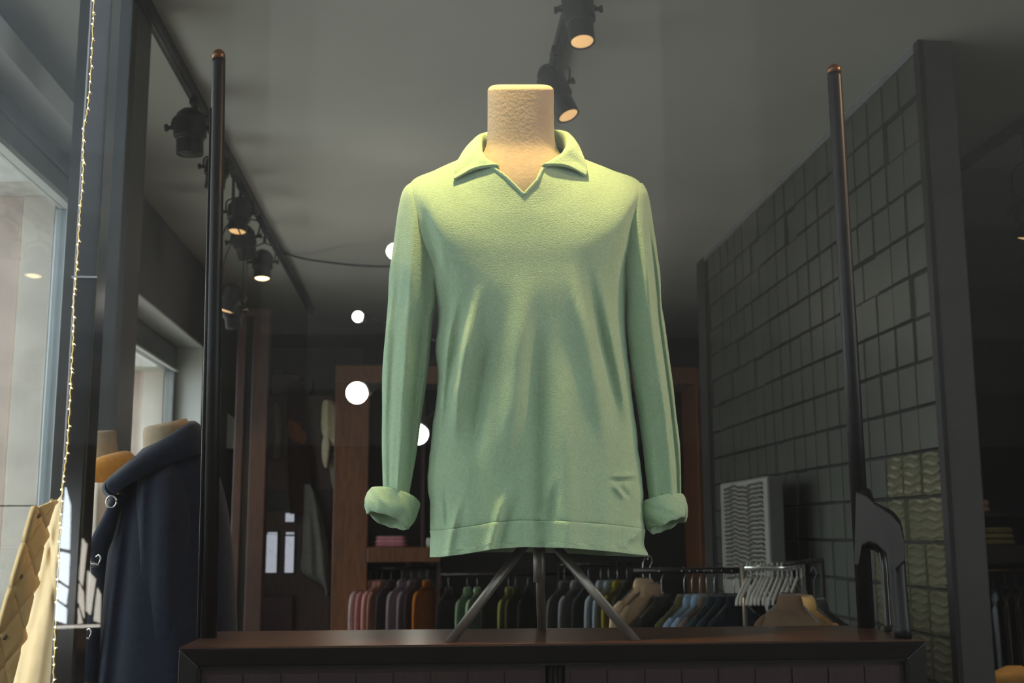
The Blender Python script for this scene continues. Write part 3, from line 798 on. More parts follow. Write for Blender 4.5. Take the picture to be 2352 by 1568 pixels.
# navy duffle coat
YN = 2.95
bnk = PY(385, 1568, YN)
mn = thing('mannequin', (bnk.x, YN, 0), 'grey linen mannequin neck above the navy coat', 'mannequin')
def tilt_neck(xl, xr, top_l, top_r, bot, yc, d, m, parent):
    def dsp(t, th, px, py):
        f = (px - xl)/(xr - xl)
        return 0, (top_l + (top_r - top_l)*f - top_l)*(1 - t), 0
    return loft_px([(top_l - 3, xl + 10, xr - 6, d*.85, d*.85), (top_l, xl + 3, xr - 1, d*.98, d*.98), (top_l + 10, xl, xr, d, d), ((top_l+bot)/2, xl, xr + 4, d, d), (bot, xl - 6, xr + 16, d*1.1, d*1.1)], 36, yc, 1.0, 24, dsp, cap0=True, cap1=True).build('neck', m, parent, smooth=True)
tilt_neck(328, 434, 984, 962, 1085, YN, 0.060, M_linen2, mn)
MB().tube([(bnk.x, YN, 0.02), (bnk.x, YN, 1.60)], 0.016, 12).build('stand_pole', M_steel, mn, smooth=True)
MB().lathe((bnk.x, YN, 0), (0, 0, 1), [(0, .16), (.012, .16), (.02, .03)], 32).build('base_plate', M_steel, mn)
nc = thing('duffle_coat', (bnk.x, YN, 0.6), 'navy wool duffle coat with thick collar, left of the cabinet', 'coat')
loft_px([(1010, 352, 455, .070, .07), (1035, 322, 470, .085, .085), (1068, 296, 492, .105, .105), (1105, 280, 508, .125, .125), (1160, 266, 522, .14, .14), (1250, 244, 534, .15, .15),
         (1350, 228, 541, .155, .155), (1450, 216, 546, .16, .16), (1568, 200, 550, .165, .165), (1750, 185, 556, .17, .17), (1950, 175, 560, .17, .17)], 96, YN, 0.9, 70,
        wavy([(268, 9, .010, -0.12), (288, 14, -.010, -0.1), (240, 10, .008, -.2), (400, 30, .008, 0), (450, 25, -.006, 0.02), (500, 22, .007, .03)]), cap1=True).build('body', M_navy, nc, smooth=True)
loft_px([(1050, 360, 392, .005, .01), (1066, 336, 412, .03, .03), (1095, 318, 430, .055, .05), (1140, 312, 442, .072, .07), (1200, 311, 448, .085, .075), (1300, 311, 448, .085, .075), (1420, 307, 442, .08, .07), (1568, 298, 436, .075, .07), (1700, 295, 432, .07, .07)], 60, YN - 0.085, 0.9, 50,
        wavy([(322, 6, .006, -.04), (345, 12, -.007, -.02), (390, 18, .006, .02)]), cap0=True, cap1=True).build('sleeve', M_navy, nc, smooth=True)
# thick turned-down collar, low at the front (left), high at the nape (right)
st = [((300,1075,-.085),(268,1098,-.095),(252,1118,-.115),(268,1132,-.118)),
      ((345,1040,-.095),(322,1055,-.115),(308,1078,-.135),(318,1098,-.130)),
      ((395,1008,-.088),(385,1016,-.105),(378,1040,-.125),(383,1066,-.122)),
      ((428,990,-.055),(432,985,-.070),(436,1010,-.090),(438,1048,-.100)),
      ((436,984,-.005),(446,980,-.005),(458,1000,-.010),(466,1036,-.020)),
      ((430,982,.050),(438,978,.065),(448,998,.085),(456,1034,.095)),
      ((390,1000,.085),(385,1000,.105),(382,1025,.125),(386,1055,.120)),
      ((330,1045,.085),(312,1060,.105),(300,1080,.120),(312,1100,.118)),
      ((290,1080,.020),(262,1100,.020),(248,1120,.020),(262,1136,.020))]
cc = [spline([V(s[q]) for s in st] + [V(st[0][q])], 60) for q in range(4)]
MB().grid([[PY(p.x, p.y, YN + p.z) for p in spline([cc[q][i] for q in range(4)], 14)] for i in range(60)]).build('collar', M_navy, nc, smooth=True, solid=0.012)
# open front flap with shoulder tab
loft_px([(1135, 256, 290, .02, .02), (1180, 238, 275, .02, .02), (1230, 212, 262, .02, .02), (1262, 200, 250, .015, .015), (1290, 208, 245, .012, .012), (1400, 200, 235, .015, .015), (1568, 180, 225, .015, .015)], 24, YN - 0.09, 0.9, 26, cap0=True, cap1=True).build('front_flap', M_navy, nc, smooth=True)
for (x, y) in ((216, 1296), (194, 1466)):
    g = PY(x, y, YN - 0.125)
    c = MB().lathe(g + V((-0.014, 0, 0.002)), (1, 0.1, -0.15), [(0, .002), (.003, .006), (.012, .0075), (.022, .006), (.028, .002)], 14).build('toggle', M_chrome, nc, smooth=True)
    MB().tube(spline([g + V((.01, 0, .0)), g + V((.016, -.004, .012)), g + V((.012, -.004, .022)), g + V((.004, 0, .018))], 12), 0.0022, 8).build('clasp_hook', M_chrome, c, smooth=True)
g = PY(256, 1152, YN - 0.13)
MB().tube([g + V((math.cos(a)*.012, 0, math.sin(a)*.014)) for a in [k*2*PI/18 for k in range(19)]], 0.0022, 8).build('ring', M_chrome, nc, smooth=True)

# camel quilted coat
YY = 3.45
byk = PY(235, 1568, YY)
my = thing('mannequin', (byk.x, YY, 0), 'tan linen mannequin neck above the mustard collar', 'mannequin')
tilt_neck(186, 268, 993, 990, 1080, YY, 0.060, M_linen2, my)
MB().tube([(byk.x, YY, 0.02), (byk.x, YY, 1.55)], 0.016, 12).build('stand_pole', M_steel, my, smooth=True)
MB().lathe((byk.x, YY, 0), (0, 0, 1), [(0, .16), (.012, .16), (.02, .03)], 32).build('base_plate', M_steel, my)
yc_ = thing('quilted_coat', (byk.x, YY, 0.6), 'camel quilted coat with open snap front at the left picture edge', 'coat')
loft_px([(1100, 195, 265, .06, .06), (1118, 165, 275, .085, .085), (1140, 138, 282, .10, .10), (1170, 118, 284, .12, .12), (1230, 103, 286, .14, .14), (1320, 84, 288, .15, .15), (1440, 58, 290, .16, .16),
         (1568, 28, 292, .165, .165), (1750, -5, 296, .17, .17), (1900, -30, 300, .17, .17)], 96, YY, 0.9, 70,
        wavy([(110, 10, -.010, -.24), (130, 9, .009, -.16), (95, 10, .010, -.26), (118, 5, -.012, .10), (126, 5, .008, .12), (80, 12, -.008, -.3), (150, 14, .007, -.1), (215, 14, -.010, 0), (235, 10, .010, 0)]), cap0=True, cap1=True).build('body', M_camel, yc_, smooth=True)
# quilted front edge turned outward: diamonds pressed into a padded sheet
pl = [((80,1166),(128,1146)), ((66,1215),(112,1195)), ((48,1278),(98,1262)), ((28,1345),(84,1335)), ((8,1415),(66,1415)), ((-14,1490),(46,1500)), ((-40,1580),(22,1595)), ((-62,1660),(2,1675))]
A = spline([V((*a, 0)) for a, b in pl], 150); B = spline([V((*b, 0)) for a, b in pl], 150); qg = []
for i in range(150):
    row = []
    for j in range(46):
        f = j/45; p = A[i].lerp(B[i], f)
        s_ = i/149*4.6
        d1 = abs(((s_ + f*0.95) % 1) - 0.5)*2; d2 = abs(((s_ - f*0.95) % 1) - 0.5)*2
        puff = 0.012*(min(1 - d1, 1 - d2, 0.3)/0.3)**0.5
        edge = 0.006*gauss(f - 0.03, 0.03)
        row.append(PY(p.x, p.y, YY - 0.155 - puff - edge + 0.10*f*f*0.0 - 0.03*(1 - f)))
    qg.append(row)
fp = MB().grid(qg).build('quilted_front', M_quilt, yc_, smooth=True, solid=0.012, off=-1)
for x, y in ((86, 1184), (46, 1323), (11, 1462)):
    g = PY(x, y, YY - 0.196)
    MB().lathe(g, (-.1, -1, 0), [(-.006, .008), (0.002, .0085), (.005, .0075), (.0065, .004), (.007, .001)], 18).build('snap', M_snap, fp, smooth=True)
# cream sweater front and mustard collar seen between the coats
sw = thing('knit_sweater', PY(215, 1500, YY - .18), 'cream knit front under the camel coat, beside the navy coat', 'sweater')
loft_px([(1108, 200, 252, .03, .03), (1125, 192, 258, .04, .04), (1180, 188, 256, .045, .045), (1300, 180, 252, .05, .05), (1420, 170, 245, .05, .05), (1620, 150, 240, .05, .05)], 36, YY - 0.15, 0.9, 30,
        wavy([(218, 5, .008, -.02), (206, 6, -.006, -.05)]), cap0=True, cap1=True).build('front', M_cream, sw, smooth=True)
st = [((196,1085,-.11),(190,1085,-.125),(184,1100,-.135),(190,1122,-.125)), ((228,1068,-.10),(228,1062,-.115),(228,1078,-.13),(232,1112,-.12)),
      ((262,1058,-.06),(268,1050,-.07),(276,1062,-.085),(280,1105,-.09)), ((282,1052,.0),(292,1046,0),(302,1060,0),(304,1100,0)),
      ((265,1052,.06),(270,1048,.075),(276,1062,.09),(280,1100,.09)), ((215,1065,.09),(212,1062,.105),(208,1080,.12),(212,1110,.12)), ((185,1080,.0),(172,1078,0),(160,1092,0),(160,1115,0))]
cc = [spline([V(s[q]) for s in st] + [V(st[0][q])], 50) for q in range(4)]
sc_ = MB().grid([[PY(p.x, p.y, YY + p.z) for p in spline([cc[q][i] for q in range(4)], 14)] for i in range(50)]).build('wool_collar', M_mustard, smooth=True, solid=0.014)
tag(sc_, 'mustard wool collar wrapped round the tan mannequin neck', 'scarf')

# ================================================================ hanging clothes
CL = {}
def cloth(hexs):
    if hexs not in CL: CL[hexs] = mat('cloth_' + hexs, hexc('#' + hexs), 0.9, var=0.12, scale=30, bump=0.3, bscale=120, sheen=0.25, spec=0.2)
    return CL[hexs]
def proto_garment(kind, L_, sl, seed):
    rnd = random.Random(seed)
    lv_ = [(0.0, .052, .030), (-.012, .062, .036), (-.03, .10, .040), (-.06, .165, .020), (-.085, .205, .022), (-.12, .222, .024), (-.20, .215, .026), (-.40, .205, .028), (-.6*L_/.72, .21, .030), (-L_, .222, .032)]
    Z = spline([V(l) for l in lv_], 26); n = 32; rs = []
    for q in Z:
        ring = []
        for k in range(n):
            a = 2*PI*k/n
            f = 1 + 0.28*math.sin(a*7 + seed) * ss(.15, .5, -q.x)
            ring.append(V((q.y*sg(math.cos(a), .8), q.z*sg(math.sin(a), .9)*f, q.x)))
        rs.append(ring)
    body = MB().rings(rs, True, False, True)
    parts = [('body', body)]
    for s in (-1, 1):
        pth = spline([V((s*.165, 0, -.058)), V((s*.212, -.004, -.125)), V((s*.236, -.014, -.30)), V((s*.234, -.026, -.075 - sl))], 16)
        rs = []
        for i, p in enumerate(pth):
            t = i/15; rr = (.040 - .012*t)*(0.35 + 0.65*ss(-0.02, 0.22, t))
            rs.append([p + V((rr*.8*math.cos(2*PI*k/16), rr*.85*math.sin(2*PI*k/16)*(1 + .12*math.sin(3*2*PI*k/16 + t*6)), 0.0)) for k in range(16)])
        parts.append(('sleeve', MB().rings(rs)))
    cg_ = []
    for k in range(21):
        a = 2*PI*k/20; c, s_ = math.cos(a), math.sin(a)
        cg_.append([V((.050*c, .030*s_, -.012)), V((.052*c, .032*s_, .028)), V((.068*c, .044*s_ - .004, .012)), V((.085*c, .052*s_ - .006, -.03))])
    parts.append(('collar', MB().grid(cg_)))
    hg = MB().tube(spline([V((0, 0, .02)), V((0, 0, .085)), V((.018, 0, .112)), V((.0, 0, .135)), V((-.018, 0, .118))], 16), .0032, 6)
    hg.tube(spline([V((-.19, 0, -.075)), V((-.06, 0, -.005)), V((0, 0, .02)), V((.06, 0, -.005)), V((.19, 0, -.075))], 14), .006, 6)
    parts.append(('hanger', hg))
    return parts
PROTO = {}
for kd, L_, sl, seed in (('shirt', .74, .52, 1), ('coat', .95, .56, 2), ('jacket', .66, .54, 3)):
    PROTO[kd] = []
    for nm, mb in proto_garment(kd, L_, sl, seed):
        o = mb.build(nm, M_black, origin=False, smooth=True); PROTO[kd].append((nm, o.data)); bpy.data.objects.remove(o)
MCACHE = {}
def hang(px, py, Y, c, rot, label, group, kind='shirt', name=None, sc=1.0, cat=None, rail=None):
    p = PY(px, py, Y)
    if rail is not None: p.z = rail - 0.122*sc
    t = thing(name or {'shirt': 'hanging_shirt', 'coat': 'hanging_coat', 'jacket': 'hanging_jacket'}[kind], p, label, cat or kind, group)
    t.rotation_euler = (0, 0, R(rot)); t.scale = (sc, sc*0.42, sc)
    for nm, me in PROTO[kind]:
        mm = (M_black if rot < 0 else M_chrome) if nm == 'hanger' else cloth(c)
        key = (kind, nm, len([1 for x in t.children if x.name.startswith(nm)]), mm.name, me.name)
        if key not in MCACHE:
            m2 = me.copy(); m2.materials.clear(); m2.materials.append(mm); MCACHE[key] = m2
        o = bpy.data.objects.new(nm, MCACHE[key]); col.objects.link(o); o.parent = t
    return t
def rack(px0, px1, py, Y, label, posts=(0, 1), dz=0.14, m=None):
    a = PY(px0, py, Y); b = PY(px1, py, Y); z = (a.z + b.z)/2
    t = thing('clothes_rack', ((a.x+b.x)/2, Y, 0), label, 'clothes rack', 'clothes racks')
    MB().tube([(a.x, Y, z), (b.x, Y, z)], .013, 12).build('rail', m or M_rail, t, smooth=True)
    for k in posts:
        x = (a.x, b.x)[k]
        MB().tube([(x, Y, 0.0), (x, Y, z + 0.013)], .013, 12).build('post', m or M_rail, t, smooth=True)
        bx((x - 0.02, Y - 0.22, 0), (x + 0.02, Y + 0.22, 0.025)).build('foot', m or M_rail, t)
    return z

# wooden wardrobe frame at the back
YB = 9.6
wx0, wx1, wx2, wx3 = PY(770, 900, YB).x, PY(850, 900, YB).x, PY(1598, 900, YB).x, PY(1622, 900, YB).x
ztop = PY(900, 838, YB).z; zb = PY(900, 880, YB).z
ward = thing('open_wardrobe', ((wx0+wx3)/2, YB + .3, 0), 'large open chestnut wardrobe frame on the back wall behind the shirt', 'wardrobe')
bx((wx0, YB, zb), (wx3, YB + 0.6, ztop)).build('top_beam', M_case, ward, bevel=0.01)
bx((wx0, YB, 0), (wx1, YB + 0.06, zb)).build('upright_board', M_case, ward, bevel=0.008)
bx((wx0, YB + 0.06, 0), (wx0 + 0.03, YB + 0.6, zb)).build('side_panel', M_case, ward)
bx((wx2, YB, 0), (wx3, YB + 0.6, zb)).build('upright_board', M_case, ward, bevel=0.008)
bx((wx0 + 0.03, YB + 0.56, 0), (wx2, YB + 0.6, zb)).build('back_panel', M_black, ward)
zs0, zs1 = PY(900, 1291, YB).z, PY(900, 1256, YB).z
xs1 = PY(1012, 1270, YB).x
bx((wx1, YB - 0.02, zs0), (xs1, YB + 0.55, zs1)).build('shelf', M_case, ward, bevel=0.006)
xd = PY(968, 1000, YB).x
bx((xd, YB + 0.06, zs1), (xd + 0.03, YB + 0.55, zb)).build('divider', M_dwood, ward)
bx((wx1, YB + 0.06, 0.3), (xs1, YB + 0.10, 0.36)).build('lower_rail', M_dwood, ward)
MB().tube([(wx1, YB + 0.12, zs0 - 0.05), (xs1, YB + 0.12, zs0 - 0.05)], 0.012, 10).build('hanging_rail', M_rail, ward, smooth=True)
bx((xs1 - 0.03, YB + 0.06, 0), (xs1, YB + 0.55, zs0)).build('divider', M_dwood, ward)

def folded(px, py, Y, w, d, h, c, label, group, cat='folded clothes', name='folded_sweater'):
    p = PY(px, py, Y)                  # a folded garment: soft slab with layered edges
    rs = []
    for i in range(9):
        t = i/8; z = h*t
        f = 1 - 0.10*(abs(2*t - 1))**3 - (0.05*math.sin(t*PI*4)**2)
        rs.append([V((p.x + w/2*f*sg(math.cos(2*PI*k/36), .35), Y + d/2 + d/2*f*sg(math.sin(2*PI*k/36), .35), p.z + z + 0.0012*math.sin(3*2*PI*k/36)*t)) for k in range(36)])
    o = MB().rings(rs).build(name, cloth(c), smooth=True)
    return tag(o, label, cat, group)
for k, (c, lab) in enumerate((('b5747a', 'bottom pink folded sweater of the stack on the chestnut shelf'), ('c9868a', 'middle pink folded sweater of the stack on the chestnut shelf'), ('bf7f86', 'top pink folded sweater of the stack on the chestnut shelf'))):
    pz = zs1 + 0.001 + k*0.029
    o = folded(897, 1255, YB + 0.04, 0.285 - 0.012*k, 0.26, 0.028, c, lab, 'pink sweaters on the chestnut shelf'); o.location.z = pz
o = folded(992, 1255, YB + 0.04, 0.10, 0.2, 0.07, 'c9c2b6', 'white folded sweater at the shelf end beside the shirt hem', None); o.location.z = zs1 + 0.001
G1 = 'clothes under the chestnut shelf'
for (px, py, c, rot, lab) in ((838, 1305, 'd8c4ca', 66, 'pale lilac shirt hanging leftmost under the chestnut shelf'), (852, 1316, 'cf9090', 76, 'rose shirt hanging second from the left under the shelf'),
    (866, 1320, 'e0aaa4', 80, 'salmon pink shirt hanging under the pink folded stack'), (878, 1316, 'ad7f70', 84, 'dusty brown-pink shirt hanging under the shelf'),
    (898, 1318, '3b3336', 88, 'near-black shirt hanging between the pink and mauve shirts'), (922, 1310, 'a0929a', 66, 'mauve grey shirt hanging right of the pink shirts'),
    (945, 1312, '8d7f8d', 68, 'dull lilac shirt hanging beside the orange one'), (962, 1310, '3d3035', 80, 'dark plum shirt hanging beside the orange one'), (980, 1308, 'c9772a', 74, 'orange shirt hanging at the right end under the shelf')):
    hang(px, py, YB + 0.12, c, 64, lab, G1, rail=zs0 - 0.05)
for k, (px, c) in enumerate(((940, 'd8cfbf'), (960, 'd6cbb8'), (982, 'a9c2a4'), (998, 'd9d2c4'))):
    p = PY(px, 1300, YB + 0.46)
    hang(px, 1292, YB + 0.48, c, 50, ('cream cloth piece', 'beige cloth piece', 'pale green cloth piece', 'white cloth piece')[k] + ' hanging behind the mauve and orange shirts', G1, 'jacket', sc=0.35)
# middle rail with green and olive shirts
zr9 = rack(1012, 1330, 1318, 9.0, 'long thin black rail behind the tripod legs', (1,))
G2 = 'shirts on the rail behind the tripod'
for px, py, c, rot, lab in ((1073, 1352, '7d9a80', 66, 'pale green shirt left on the rail between the tripod legs'), (1096, 1348, '93b598', 66, 'brighter mint shirt beside the pale green one on the rail'),
    (1168, 1350, '8b8f4e', 70, 'olive green shirt on the rail left of the centre post'), (1184, 1353, '474a24', 70, 'dark olive shirt right behind the olive one'),
    (1030, 1352, '2a2726', 60, 'black shirt at the left end of the tripod rail'), (1130, 1350, '25241f', 76, 'black shirt between the mint and olive shirts'), (1212, 1352, '2b2a2c', 80, 'charcoal shirt behind the centre post')):
    hang(px, py, 9.0, c, 68, lab, G2, rail=zr9)
# right-hand rack of jackets and shirts
YK = 4.8
zrk = rack(1455, 1705, 1310, YK, 'black clothes rack right of the tripod with beige and blue clothes', (1,))
zr7 = rack(1284, 1450, 1296, 7.2, 'black rail of dark coats seen between the tripod legs and the beige jacket', (0, 1))
G3 = 'clothes on the rack right of the tripod'
for px, py, c, rot, kd, lab in ((1296, 1322, '57564f', 60, 'coat', 'dark grey coat just right of the centre post'), (1322, 1328, '8b8f92', 55, 'shirt', 'grey shirt with pale collar behind the right tripod leg'),
    (1352, 1330, '33312d', 60, 'coat', 'black coat behind the right tripod leg'), (1380, 1326, 'a4acb2', 55, 'shirt', 'pale blue-grey shirt in the middle of the rack'), (1398, 1328, '9aa5ad', 55, 'shirt', 'pale blue shirt left of the yellow one'),
    (1418, 1330, 'a8952a', 75, 'shirt', 'yellow shirt glimpsed among the dark clothes'), (1440, 1334, '3c3a30', 62, 'shirt', 'dark olive shirt left of the beige jackets')):
    hang(px, py, 7.2, c, 58, lab, G3, kd, rail=zr7)
for px, py, c, rot, kd, lab in ((1478, 1342, 'c3a783', 42, 'jacket', 'beige jacket in front on the rack, largest of the light ones'), (1494, 1352, 'a98f70', 46, 'jacket', 'tan jacket right behind the beige one'),
    (1520, 1362, '2d2c26', 50, 'jacket', 'dark jacket between the tan jacket and the olive shirt'), (1572, 1358, '57552f', 48, 'shirt', 'olive shirt left of the light blue shirts'),
    (1590, 1364, '7f97ad', 46, 'shirt', 'light blue shirt, left one of the pair'), (1608, 1366, '8ba3b8', 46, 'shirt', 'light blue shirt, right one of the pair'), (1624, 1376, '6e6157', 50, 'shirt', 'brown shirt right of the light blue pair'),
    (1642, 1374, '2f3d45', 52, 'jacket', 'dark teal jacket right of the brown shirt'), (1664, 1372, '26303a', 55, 'jacket', 'dark slate jacket in the dark end of the rack'), (1688, 1370, '1d2430', 58, 'jacket', 'navy jacket last before the chrome post')):
    hang(px, py, YK, c, 46, lab, G3, kd, rail=zrk if py > 1355 else None, sc=1.0)
# second rack with chrome rail and white hangers
YH = 4.75
zh = rack(1706, 1842, 1303, YH, 'chrome clothes rack with a row of empty white hangers', (0, 1), m=M_chrome)
M_hang = mat('white_plastic_hanger', hexc('#b9b7b0'), 0.5, var=0.05)
hmesh = None
for k, px in enumerate((1716, 1724, 1738, 1748, 1756, 1764, 1774, 1786, 1796, 1808, 1818, 1830)):
    p = PY(px, 1303, YH); p.z = zh
    if hmesh is None:
        mb = MB().tube(spline([V((-.012, 0, .008)), V((0, 0, .018)), V((.013, 0, .004)), V((0, 0, -.02)), V((0, 0, -.045))], 14), .0028, 6)
        mb.tube(spline([V((0, 0, -.04)), V((.09, 0, -.075)), V((.19, 0, -.115)), V((.21, 0, -.14))], 10), .0065, 6)
        mb.tube(spline([V((0, 0, -.04)), V((-.09, 0, -.075)), V((-.19, 0, -.115)), V((-.21, 0, -.14))], 10), .0065, 6)
        o = mb.build('coat_hanger', M_hang, origin=False, smooth=True); hmesh = o.data
    else:
        o = bpy.data.objects.new('coat_hanger', hmesh); col.objects.link(o)
    o.location = p; o.rotation_euler = (0, 0, R(62))
    tag(o, ('first', 'second', 'third', 'fourth', 'fifth', 'sixth', 'seventh', 'eighth', 'ninth', 'tenth', 'eleventh', 'last')[k] + ' empty white hanger on the chrome rail, counted from its left post', 'hanger', 'empty white hangers on the chrome rail')
for px, py, c, rot, kd, lab in ((1738, 1395, '14161c', 50, 'coat', 'black coat below the empty hangers, beside the chrome post'), (1782, 1392, '171a22', 50, 'coat', 'blue-black coat below the right hangers')):
    hang(px, py, YH + 0.35, c, rot, lab, 'dark coats below the hangers', kd)
ra, rb, sz = V((1.20, 3.92, 0)), V((1.50, 4.42, 0)), 1.385
rk = thing('clothes_rack', ((ra.x+rb.x)/2, 4.17, 0), 'small black rack of brown and tan jackets beside the forked upright', 'clothes rack', 'clothes racks')
up_ = V((0, 0, sz))
MB().tube([ra + up_, rb + up_], .009, 10).build('rail', M_black, rk, smooth=True)
for q in (rb,):
    MB().tube([q, q + up_], .009, 10).build('post', M_black, rk, smooth=True)
    bx((q.x - 0.2, q.y - 0.02, 0), (q.x + 0.2, q.y + 0.02, 0.02)).build('foot', M_black, rk)
for f, c, rot, lab in ((0.10, '4d3a26', -74, 'brown jacket in front on the small rack by the forked upright'), (0.42, 'b08c55', -70, 'tan jacket in the middle of the small rack by the forked upright'), (0.74, '24221f', -70, 'black jacket last on the small rack by the forked upright')):
    t = hang(1800, 1400, 4.2, c, rot, lab, 'jackets on the small rack', 'jacket'); q = ra.lerp(rb, f); t.location = (q.x, q.y, sz - 0.122 - 0.05*f)
# ribbed pale panel box in front of the tiled wall
YN_, XP0, XP1 = 5.95, 1.752, 1.83
YF_ = 6.95
pz1 = PY(1775, 1092, YN_).z; pz0 = PY(1775, 1345, YN_).z
rp_ = thing('ribbed_panel', (XP0, (YN_+YF_)/2, 0), 'tall pale grey panel with wavy horizontal ribs before the tiled wall', 'panel')
M_rib = mat('pale_ribbed_panel', hexc('#85837b'), 0.5, var=0.08, scale=6)
M_ribd = mat('grey_panel', hexc('#5c5a55'), 0.6, var=0.06)
bx((XP0, YN_, 0), (XP1, YF_, pz1)).build('board', M_ribd, rp_, bevel=0.004)
bx((XP0 - .004, YN_ + .01, pz0 - .2), (XP0, YF_ - .01, pz1 - .01)).build('face', M_rib, rp_)
wv = None
for k in range(22):
    z = pz0 + 0.01 + (pz1 - pz0 - 0.05)*k/21
    if wv is None:
        n = 26; w = (YF_ - YN_)*0.80; top, mid, bot = [], [], []
        for i in range(n):
            y = -w/2 + w*i/(n-1); dz = 0.008*math.sin(i*0.42) + 0.004*math.sin(i*1.1)
            top.append(V((0, y, dz + .0085))); mid.append(V((-.014, y, dz + .003))); bot.append(V((0, y, dz - .0085)))
        o = MB().grid([top, mid, bot]).build('slat', M_ribd, origin=False); wv = o.data
    else:
        o = bpy.data.objects.new('slat', wv); col.objects.link(o)
    o.parent = rp_; o.location = V((XP0 - .004, (YN_+YF_)/2 - .02, z)) - V(rp_.location)

# ================================================================ clutter behind the left pole
YD = 7.9
dz1 = PY(575, 725, YD).z
df = thing('door_frame', (PY(575, 1000, YD).x, YD, 0), 'dark brown wooden door frame posts right of the left pole', 'door frame')
for x0, x1, m in ((538, 558, M_dwood), (574, 612, M_dwood)):
    bx((PY(x0, 1000, YD).x, YD, 0), (PY(x1, 1000, YD).x, YD + 0.09, dz1)).build('post', m, df, bevel=0.006)
bx((PY(558, 1000, YD).x, YD + 0.03, 0), (PY(574, 1000, YD).x, YD + 0.06, dz1)).build('panel', M_black, df)
bx((PY(538, 1000, YD).x, YD - .005, dz1), (PY(612, 1000, YD).x, YD + 0.095, dz1 + 0.05)).build('head_board', M_dwood, df, bevel=0.006)
# dark shelf wall with panes that emit in place of daylight
YS = 9.8
x0, x1 = PY(612, 1000, YS).x, PY(766, 1000, YS).x
zt = PY(650, 905, YS).z
sh = thing('dark_dresser', ((x0+x1)/2, YS + .2, 0), 'dark brown dresser with small panes given a daylight glow behind the door frame', 'dresser')
bx((x0, YS + 0.05, 0), (x1, YS + 0.45, zt)).build('carcass', M_dwood, sh, bevel=0.006)
bx((x0 + .02, YS + 0.06, zt), (x1 - 0.30, YS + 0.40, zt + 0.18)).build('upper_box', M_dwood, sh, bevel=0.006)
bx((x0 - .01, YS + .02, PY(650, 1170, YS).z), (x1, YS + 0.05, PY(650, 1125, YS).z)).build('cornice', M_black, sh)
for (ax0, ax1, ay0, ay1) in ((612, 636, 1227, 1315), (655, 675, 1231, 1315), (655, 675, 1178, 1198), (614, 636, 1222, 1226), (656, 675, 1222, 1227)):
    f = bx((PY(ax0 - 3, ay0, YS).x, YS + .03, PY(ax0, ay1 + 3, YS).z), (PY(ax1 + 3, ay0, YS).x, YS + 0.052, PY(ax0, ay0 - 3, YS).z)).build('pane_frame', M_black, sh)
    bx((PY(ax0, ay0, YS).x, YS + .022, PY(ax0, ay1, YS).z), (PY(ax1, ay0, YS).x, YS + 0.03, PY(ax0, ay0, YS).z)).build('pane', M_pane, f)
bx((PY(560, 1370, YS).x, YS - .02, 0.2), (PY(674, 1370, YS).x, YS + 0.05, PY(600, 1368, YS).z)).build('drawer', mat('oxblood_drawer', hexc('#3c2023'), 0.5, var=0.15), sh, bevel=0.005)
# grey partition piece and ceiling drop behind
struct('wall_alcove', bx((PY(612, 900, 11.6).x, 11.6, 0), (PY(832, 900, 11.6).x, 11.75, PY(700, 800, 11.6).z)), M_wall)
# hat, bag, scarf, cloths hung in front of the dresser
def blob(name, levels, yc, m, label, cat, group=None, K_=28, amps=(), n=26):
    if yc == YQ: yc = YS + 0.052 - max(l[4] for l in levels)      # its back rests against the dresser
    o = loft_px(levels, K_, yc, 0.9, n, wavy(amps) if amps else None, cap0=True, cap1=True).build(name, m, smooth=True)
    return tag(o, label, cat, group)
YQ = 9.79
blob('hanging_sweater', [(918, 744, 764, .03, .03), (930, 740, 772, .05, .05), (960, 738, 778, .06, .06), (985, 738, 784, .06, .06), (1000, 742, 787, .06, .06), (1012, 752, 786, .05, .05), (1024, 762, 774, .03, .03)], YQ, cloth('cfc8a4'),
     'cream sweater hanging beside the chestnut wardrobe', 'sweater', amps=((752, 5, .03, 0), (762, 4, -.03, .1), (772, 5, .03, .1)))
blob('hanging_sleeve', [(1000, 744, 752, .02, .02), (1015, 740, 758, .03, .03), (1040, 739, 757, .03, .03), (1060, 741, 754, .03, .03), (1074, 746, 751, .02, .02)], YQ - 0.05, cloth('d6cfb4'),
     'cream cloth end dangling below the hanging cream sweater', 'cloth')
blob('hanging_cloth', [(1036, 760, 790, .02, .02), (1060, 757, 792, .03, .03), (1100, 760, 794, .03, .03), (1122, 764, 788, .03, .03)], YQ, cloth('8d8f80'), 'grey-green cloth hanging below the cream sweater', 'cloth')
blob('long_coat', [(1112, 698, 712, .03, .03), (1130, 698, 722, .06, .06), (1170, 697, 735, .08, .08), (1220, 696, 748, .09, .09), (1270, 694, 757, .09, .09), (1315, 694, 760, .09, .09), (1345, 742, 760, .04, .04), (1368, 747, 756, .02, .02)], YQ, cloth('6d6c66'),
     'grey coat hanging in front of the dark dresser', 'coat', amps=((712, 7, .03, 0), (728, 6, -.03, .1), (742, 5, .03, .12)))
blob('leather_bag', [(962, 662, 676, .03, .03), (970, 662, 692, .05, .05), (990, 661, 704, .06, .06), (1010, 668, 706, .06, .06), (1026, 690, 704, .04, .04)], YQ, cloth('6b3f26'), 'brown leather bag hanging on the dark dresser', 'bag')
blob('hanging_scarf', [(922, 628, 636, .02, .02), (930, 624, 642, .03, .03), (970, 627, 647, .03, .03), (1000, 628, 646, .03, .03), (1030, 626, 647, .03, .03), (1055, 624, 644, .03, .03)], YQ, cloth('5f5c57'), 'grey scarf hanging right of the door frame', 'scarf')
